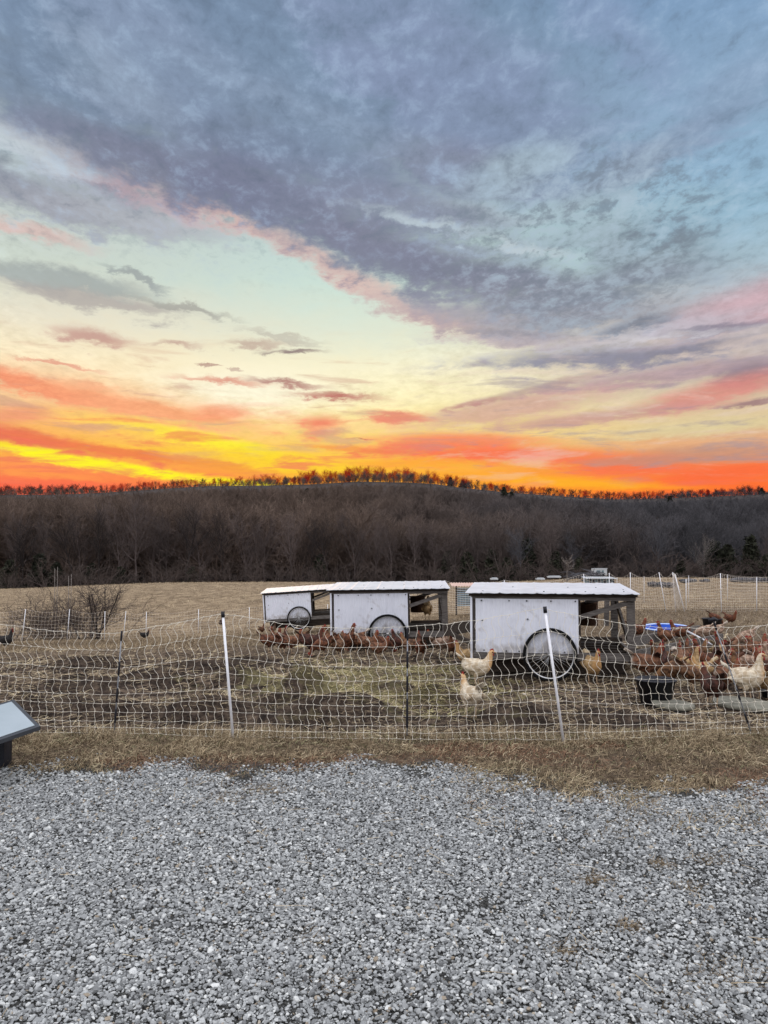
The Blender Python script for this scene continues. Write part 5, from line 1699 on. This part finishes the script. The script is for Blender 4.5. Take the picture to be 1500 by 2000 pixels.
# ------------------------------------------------------------------ hens
def hen_mat(name, body, neck, tail, dark):
    m = bpy.data.materials.new(name); m.use_nodes = True
    nt = m.node_tree; N, L = nt.nodes.new, nt.links.new
    b = nt.nodes['Principled BSDF']; b.inputs['Roughness'].default_value = .75; b.inputs['Specular IOR Level'].default_value = .25
    tc = N('ShaderNodeTexCoord'); sp = N('ShaderNodeSeparateXYZ'); L(tc.outputs['Object'], sp.inputs[0])
    n = N('ShaderNodeTexNoise'); n.inputs['Scale'].default_value = 26; n.inputs['Detail'].default_value = 5; L(tc.outputs['Object'], n.inputs['Vector'])
    v = N('ShaderNodeTexVoronoi'); v.inputs['Scale'].default_value = 42
    mp = N('ShaderNodeMapping'); mp.inputs['Scale'].default_value = (.6, 1, 1.1); L(tc.outputs['Object'], mp.inputs[0]); L(mp.outputs[0], v.inputs['Vector'])

    def rg_(val, a, c):
        r = N('ShaderNodeMapRange'); r.interpolation_type = 'SMOOTHSTEP'; L(val, r.inputs[0]); r.inputs[1].default_value = a; r.inputs[2].default_value = c; return r.outputs[0]

    def mx(f, a, c):
        q = N('ShaderNodeMix'); q.data_type = 'RGBA'; L(f, q.inputs[0])
        for i, s in ((6, a), (7, c)):
            if isinstance(s, tuple): q.inputs[i].default_value = (*s, 1)
            else: L(s, q.inputs[i])
        return q.outputs[2]
    add = N('ShaderNodeMath'); add.operation = 'MULTIPLY_ADD'; L(n.outputs[0], add.inputs[0]); add.inputs[1].default_value = .08; L(sp.outputs[0], add.inputs[2])
    c = mx(rg_(n.outputs[0], .38, .62), dark, body)
    c = mx(rg_(add.outputs[0], .13, .18), c, neck)
    c = mx(rg_(add.outputs[0], -.10, -.16), c, tail)
    L(c, b.inputs['Base Color'])
    bp = N('ShaderNodeBump'); bp.inputs['Strength'].default_value = .6; bp.inputs['Distance'].default_value = .008
    L(v.outputs['Distance'], bp.inputs['Height']); L(bp.outputs[0], b.inputs['Normal'])
    return m


HEN = {'red': hen_mat('red_hen_feathers', (.15, .055, .026), (.12, .038, .016), (.10, .042, .024), (.045, .016, .009)),
       'redwhite': hen_mat('red_hen_white_tail', (.19, .085, .045), (.17, .062, .03), (.50, .42, .35), (.07, .03, .016)),
       'dark': hen_mat('dark_red_hen', (.065, .022, .014), (.085, .028, .016), (.04, .017, .012), (.025, .010, .007)),
       'buff': hen_mat('buff_hen', (.62, .54, .42), (.50, .31, .15), (.64, .57, .46), (.40, .31, .21)),
       'gold': hen_mat('golden_hen', (.42, .28, .14), (.42, .24, .10), (.48, .38, .25), (.24, .15, .07)),
       'pale': hen_mat('pale_salmon_hen', (.36, .25, .185), (.27, .14, .085), (.50, .43, .37), (.15, .09, .06)),
       'brown': hen_mat('brown_hen_feathers', (.17, .085, .042), (.20, .10, .045), (.10, .05, .03), (.06, .028, .015)),
       'black': hen_mat('black_hen', (.02, .018, .018), (.02, .016, .014), (.015, .012, .012), (.01, .008, .008))}

BODY = {
    'stand': [(-.165, .285, .012, .018), (-.145, .275, .03, .045), (-.115, .25, .055, .07), (-.06, .222, .078, .088), (0, .208, .086, .096), (.055, .215, .08, .092), (.095, .24, .062, .072), (.122, .275, .043, .05), (.137, .312, .031, .036), (.146, .345, .025, .028), (.156, .368, .0235, .025), (.172, .376, .019, .020), (.188, .374, .008, .010)],
    'alert': [(-.15, .26, .012, .018), (-.13, .25, .03, .045), (-.10, .235, .055, .07), (-.05, .218, .078, .088), (0, .212, .086, .098), (.045, .23, .078, .09), (.072, .268, .058, .066), (.085, .31, .04, .045), (.092, .35, .029, .032), (.098, .385, .024, .026), (.108, .408, .023, .024), (.124, .415, .018, .019), (.138, .412, .008, .009)],
    'peck': [(-.165, .315, .012, .018), (-.145, .30, .03, .045), (-.115, .272, .055, .07), (-.06, .235, .078, .088), (0, .208, .086, .094), (.055, .185, .078, .086), (.10, .165, .058, .062), (.135, .14, .04, .044), (.158, .11, .03, .032), (.172, .08, .025, .026), (.182, .055, .0235, .024), (.19, .036, .018, .018), (.196, .022, .008, .008)],
}
HEADP = {'stand': ((.164, .372), (1, 0)), 'alert': ((.116, .411), (1, 0)), 'peck': ((.185, .05), (.35, -.94))}


def loft(sec, n=18, sub=4):
    sec = np.array(sec); out = []
    for i in range(len(sec) - 1):
        p = [sec[max(i - 1, 0)], sec[i], sec[i + 1], sec[min(i + 2, len(sec) - 1)]]
        for q in range(sub): out.append(cubic(*p, q / sub))
    out.append(sec[-1]); out = np.array(out)
    mb = MB(); vs, fs = [], []
    for i, (x, z, ry, rz) in enumerate(out):
        a = out[max(i - 1, 0)]; b = out[min(i + 1, len(out) - 1)]
        d = Vector((b[0] - a[0], 0, b[1] - a[1])).normalized(); nrm = Vector((-d.z, 0, d.x))
        for k in range(n):
            t = 2 * math.pi * k / n
            # slightly egg-shaped: fuller below
            vs.append(Vector((x, 0, z)) + Vector((0, 1, 0)) * (ry * math.cos(t)) + nrm * (rz * math.sin(t)))
    for i in range(len(out) - 1):
        for k in range(n): fs.append((i * n + k, i * n + (k + 1) % n, (i + 1) * n + (k + 1) % n, (i + 1) * n + k))
    fs.append(tuple(range(n))); fs.append(tuple((len(out) - 1) * n + k for k in range(n))[::-1])
    mb.add(vs, fs, True); return mb


def make_hen(pose, color, legs=True):
    root = bpy.data.objects.new('hen', None); C.objects.link(root)
    m = HEN[color]
    loft(BODY[pose]).build('body', m, root)
    # tail fan
    mb = MB(); tz = BODY[pose][1]
    for k in range(7):
        a = (k - 3) / 3.0
        base = Vector((tz[0] + .02, a * .012, tz[1])); up_ = .55 + .25 * (1 - abs(a))
        tip = base + Vector((-.10 - .01 * (1 - abs(a)), a * .035, .10 * up_ + .015))
        side = Vector((0, 1, .6 * a)).normalized() * .018
        th = Vector((.003, 0, .003))
        mid_ = base.lerp(tip, .6) + Vector((0, 0, .008))
        vs = [base - side * .6, base + side * .6, mid_ + side, tip + side * .35, tip - side * .35, mid_ - side]
        mb.add(vs + [v + th for v in vs], [(0, 1, 2, 3, 4, 5), (11, 10, 9, 8, 7, 6)] + [(i, i + 6, (i + 1) % 6 + 6, (i + 1) % 6) for i in range(6)])
    mb.build('tail', m, root)
    for s in (-1, 1):
        wm = MB(); prof = []
        pitch = {'stand': .15, 'alert': .2, 'peck': -.0}[pose]
        sec = [(.075, .0, .004, .012), (.055, .0, .014, .042), (.0, -.004, .019, .055), (-.06, -.002, .015, .042), (-.11, .008, .008, .022), (-.15, .02, .003, .006)]
        l = loft(sec, 12, 3)
        Mx = Matrix.Translation((-.005, s * .074, .225)) @ Matrix.Rotation(-s * .10, 4, 'Z') @ Matrix.Rotation(-pitch, 4, 'Y')
        l.v = [tuple(Mx @ Vector(v)) for v in l.v]
        l.build('wing', m, root)
    (hx, hz), (dx, dz) = HEADP[pose]
    d = Vector((dx, 0, dz)).normalized(); u = Vector((-d.z, 0, d.x)); H = Vector((hx, 0, hz))
    b = MB(); b.tube([H + d * .018, H + d * .034 - u * .002, H + d * .046 - u * .008], [.0075, .005, .001], 8); b.build('beak', M['beak'], root)
    c = MB(); pts = []
    outline = [(-.022, .016), (-.024, .030), (-.014, .028), (-.010, .042), (-.002, .033), (.004, .046), (.010, .034), (.017, .040), (.020, .026), (.026, .018), (.022, .010)]
    vs = [H + d * a + u * q + Vector((0, sg * .003, 0)) for sg in (-1, 1) for a, q in outline]; n = len(outline)
    c.add(vs, [tuple(range(n)), tuple(range(2 * n - 1, n - 1, -1))] + [(i, i + n, (i + 1) % n + n, (i + 1) % n) for i in range(n)])
    c.build('comb', M['comb'], root)
    w = MB()
    for s in (-1, 1):
        q = H + d * .016 + Vector((0, s * .007, 0))
        w.tube([q - u * .012, q - u * .024, q - u * .036, q - u * .040], [.003, .007, .006, .002], 8)
        f = H + d * .006 + Vector((0, s * .0185, 0)) + u * .001
        w.tube([f, f + Vector((0, s * .004, 0))], [.009, .005], 10)
    w.build('wattles', M['comb'], root)
    for s in (-1, 1):
        e = MB(); q = H + d * .005 + Vector((0, s * .022, 0)) + u * .003; e.tube([q, q + Vector((0, s * .003, 0))], [.0042, .002], 8); e.build('eye', M['eye'], root)
    if legs:
        for s in (-1, 1):
            l = MB(); x0 = -.005 + s * .018; y0 = s * .04
            l.tube([(x0 + .01, y0, .17), (x0 + .005, y0, .125), (x0 - .006, y0, .098)], [.036, .026, .013], 10)
            th_ = l.build('thigh', m, root)
            l = MB()
            l.tube([(x0 - .006, y0, .10), (x0 + .002, y0, .05), (x0 + .006, y0, .012)], [.0075, .0058, .006], 8)
            for a in (-.5, 0, .5, math.pi):
                ln = .05 if a != math.pi else .022
                l.tube([(x0 + .006, y0, .011), (x0 + .006 + math.cos(a) * ln * .6, y0 + math.sin(a) * ln * .6, .008), (x0 + .006 + math.cos(a) * ln, y0 + math.sin(a) * ln, .003)], [.0055, .0045, .002], 6)
            l.build('leg', M['shank'], root)
    return root


PROTO = {}


def hen(px, py, face, pose, color, label, group=None, Y=None, scale=1.0, z=None, legs=True, loc=None):
    """face: 0 right, 90 away, 180 left, -90 to camera"""
    key = (pose, color, legs)
    if key not in PROTO: r = make_hen(*key); PROTO[key] = r
    else: r = copy_tree(PROTO[key])
    if loc is None:
        if Y is None: loc = ground_at(px, py)
        else:
            loc = P(px, py, Y)
            if z is not None: loc.z = z
    r.location = loc; r.rotation_euler = (0, 0, math.radians(face)); r.scale = (scale,) * 3
    tag(r, label, 'hen', group or 'free ranging hens')
    return r


H_ = hen
# around the far and middle coops
H_(512, 1240, 60, 'alert', 'redwhite', 'leftmost small hen left of the farthest coop, rust with a pale tail', scale=.86)
H_(531, 1241, 20, 'alert', 'pale', 'pale hen at the left corner of the farthest coop', scale=.86)
H_(588, 1234, 0, 'stand', 'red', 'small red hen behind the wheel of the farthest coop', legs=False, scale=.86)
H_(606, 1234, 150, 'stand', 'pale', 'pale hen just right of the farthest coop wheel', scale=.86)
H_(527, 1275, 12, 'stand', 'red', 'leftmost hen of the cluster, red brown, tail to the left', scale=1.03)
H_(552, 1279, 70, 'alert', 'red', 'upright red hen standing between two others left of the middle coop', scale=1.03)
H_(570, 1277, 30, 'stand', 'redwhite', 'red hen with white tail facing right beside the upright hen', scale=0.98)
H_(607, 1281, 8, 'stand', 'dark', 'dark red hen striding right alone on the straw left of the middle coop', scale=1.13)
H_(646, 1270, 160, 'alert', 'redwhite', 'rust and pale hen upright at the left corner of the middle coop', scale=0.98)
H_(676, 1278, 10, 'alert', 'red', 'tall red hen with raised neck under the middle coop panel', scale=1.13)
H_(697, 1272, 200, 'peck', 'redwhite', 'rust and white hen pecking left of the middle coop wheel', scale=0.98)
H_(718, 1279, -10, 'stand', 'redwhite', 'rust hen with pale tail standing just left of the middle wheel', scale=0.98)
H_(752, 1276, 10, 'peck', 'red', 'red hen pecking behind the lower left of the middle wheel', scale=0.86)
H_(778, 1275, 170, 'alert', 'dark', 'dark red hen standing behind the lower right of the middle wheel', scale=.86)
H_(821, 1289, 100, 'alert', 'red', 'plump red hen seen from behind, right of the middle wheel', scale=0.95)
H_(882, 1286, -100, 'alert', 'redwhite', 'rust and pale hen facing the camera between the two coops', scale=0.90)
r = H_(0, 0, 80, 'alert', 'gold', 'golden brown hen perched inside the open end of the middle coop', loc=in_coop(c2, 1.66, .46, .505))
# near buff hens
H_(932, 1342, 0, 'stand', 'buff', 'cream buff hen walking right in front of the left corner of the largest coop', scale=1.06)
H_(915, 1312, 175, 'stand', 'gold', 'golden hen with a red face looking out from behind the cream hen', scale=1.0)
H_(920, 1402, 112, 'stand', 'buff', 'cream and orange hen nearest the fence below the largest coop', scale=1.0)
H_(1158, 1336, -82, 'stand', 'gold', 'golden hen facing the camera under the right end of the largest coop', scale=1.08)
# right-hand flock
H_(1264, 1336, 8, 'stand', 'redwhite', 'big rust hen with white tail tip behind the large black tub', scale=1.2)
H_(1292, 1330, 60, 'alert', 'dark', 'dark red hen upright just right of the big rust hen', scale=1.1)
H_(1325, 1326, -100, 'alert', 'pale', 'mottled pale hen facing the camera in the right flock', scale=1.1)
H_(1347, 1330, 0, 'alert', 'gold', 'golden hen with tail behind the mottled pale hen', scale=1.0)
H_(1380, 1328, 150, 'alert', 'red', 'tall red hen turned left in the middle of the right flock', scale=1.15)
H_(1402, 1322, 70, 'alert', 'dark', 'dark red hen beside the leaning fence post', scale=1.1)
H_(1391, 1382, 95, 'stand', 'dark', 'plump dark red hen seen from behind between the two round lids', scale=1.05)
H_(1420, 1352, 10, 'stand', 'redwhite', 'rust hen with white tail behind the cream hen at right', scale=.95)
H_(1462, 1372, -28, 'alert', 'buff', 'large cream hen standing on the wider round lid at right', scale=1.25)
H_(1436, 1318, 160, 'alert', 'dark', 'dark red hen in the back of the right flock', scale=1.0)
H_(1462, 1328, 5, 'stand', 'pale', 'salmon hen facing right behind the large cream hen', scale=1.05)
H_(1484, 1322, 20, 'alert', 'pale', 'white necked hen at the back near the right edge', scale=1.05)
H_(1497, 1345, 100, 'stand', 'red', 'red hen cut off by the right edge of the picture', scale=1.1)
H_(1398, 1222, 0, 'peck', 'red', 'red hen leaning over the small black tub', Y=17.0, z=P(1398, 1222, 17.0).z + .0, scale=.85)
H_(1427, 1223, -60, 'stand', 'red', 'red hen standing just right of the small black tub', scale=.85)
H_(1372, 1258, 165, 'peck', 'pale', 'pale rust hen behind the white pole')
H_(1395, 1256, 170, 'peck', 'pale', 'pale hen dipping its head right of the white pole')
H_(1330, 1268, 175, 'stand', 'red', 'red hen between the two grey boards at right', legs=False, Y=13.6, z=.02)
H_(1300, 1270, 170, 'alert', 'redwhite', 'rust and white hen between the grey boards nearer the coop', Y=13.2, z=.0)
H_(1245, 1262, 10, 'stand', 'red', 'low red hen beyond the upper grey board beside the coop post', legs=False, Y=14.2, z=.0)
H_(1455, 1268, 175, 'peck', 'pale', 'pale hen foraging on the bare soil at upper right')
# left side
H_(432, 1226, 90, 'alert', 'dark', 'dark red hen in the field seen past the tall left post', scale=.9)
H_(282, 1251, 10, 'stand', 'black', 'dark hen crouched at the back of the yard on the left', scale=.8)
H_(12, 1270, 0, 'alert', 'black', 'black hen at the left edge of the yard', scale=1.0)

# more of the right-hand flock, mostly behind other birds
H_(1352, 1352, 20, 'peck', 'brown', 'brown hen pecking between the tub and the plump dark hen', scale=1.0)
H_(1312, 1342, 150, 'peck', 'brown', 'brown hen bending down behind the right rim of the large black tub', scale=1.0)
H_(1420, 1338, 190, 'peck', 'red', 'red hen head down beside the leaning post', scale=1.0)
H_(1446, 1300, 10, 'stand', 'brown', 'brown hen standing alone behind the right flock', scale=1.0)
H_(1475, 1305, 190, 'alert', 'redwhite', 'rust and white hen at the back of the flock near the right edge', scale=1.0)
H_(1408, 1300, 30, 'peck', 'gold', 'golden hen pecking at the back of the right flock', scale=.95)
H_(1360, 1302, 5, 'stand', 'brown', 'brown hen beside the lower grey board', scale=.95)
H_(1492, 1368, 80, 'alert', 'gold', 'golden hen beside the large cream hen at the right edge', scale=1.0)
H_(660, 1258, 15, 'stand', 'brown', 'brown hen just under the left corner of the middle coop', scale=0.93)
H_(585, 1268, 175, 'peck', 'brown', 'brown hen pecking in the straw behind the dark striding hen', scale=0.98)
H_(850, 1268, 200, 'stand', 'brown', 'brown hen in the shade below the open end of the middle coop', scale=0.82)
H_(540, 1264, 200, 'alert', 'redwhite', 'rust and white hen at the back of the cluster below the farthest coop', scale=.9)
H_(628, 1284, 165, 'peck', 'red', 'red hen pecking nearest the camera, left of the middle coop', scale=1.0)
H_(662, 1285, 60, 'alert', 'brown', 'brown hen upright nearest the camera left of the middle wheel', scale=.9)
H_(740, 1288, 5, 'stand', 'redwhite', 'rust hen with pale tail crossing in front of the middle wheel', scale=.85)
H_(800, 1284, 150, 'stand', 'brown', 'brown hen facing left just right of the middle wheel', scale=.9)
H_(862, 1280, 20, 'alert', 'pale', 'pale rust hen between the plump hen and the two coops', scale=.9)
H_(1290, 1312, 175, 'alert', 'brown', 'brown hen upright right of the log', scale=.95)
H_(1335, 1316, 40, 'alert', 'redwhite', 'rust and white hen upright behind the mottled pale hen', scale=1.0)
H_(1372, 1340, 195, 'stand', 'gold', 'golden brown hen facing left in front of the tall red hen', scale=.95)
H_(1424, 1326, 100, 'alert', 'pale', 'pale hen seen from behind right of the leaning post', scale=1.0)
H_(1452, 1345, 175, 'alert', 'brown', 'brown hen turned left behind the cream hen', scale=1.05)
H_(1478, 1290, 15, 'stand', 'redwhite', 'rust hen with pale tail farthest back at the right edge', scale=.95)
H_(1412, 1286, 185, 'alert', 'red', 'red hen alone on bare soil behind the flock', scale=.9)
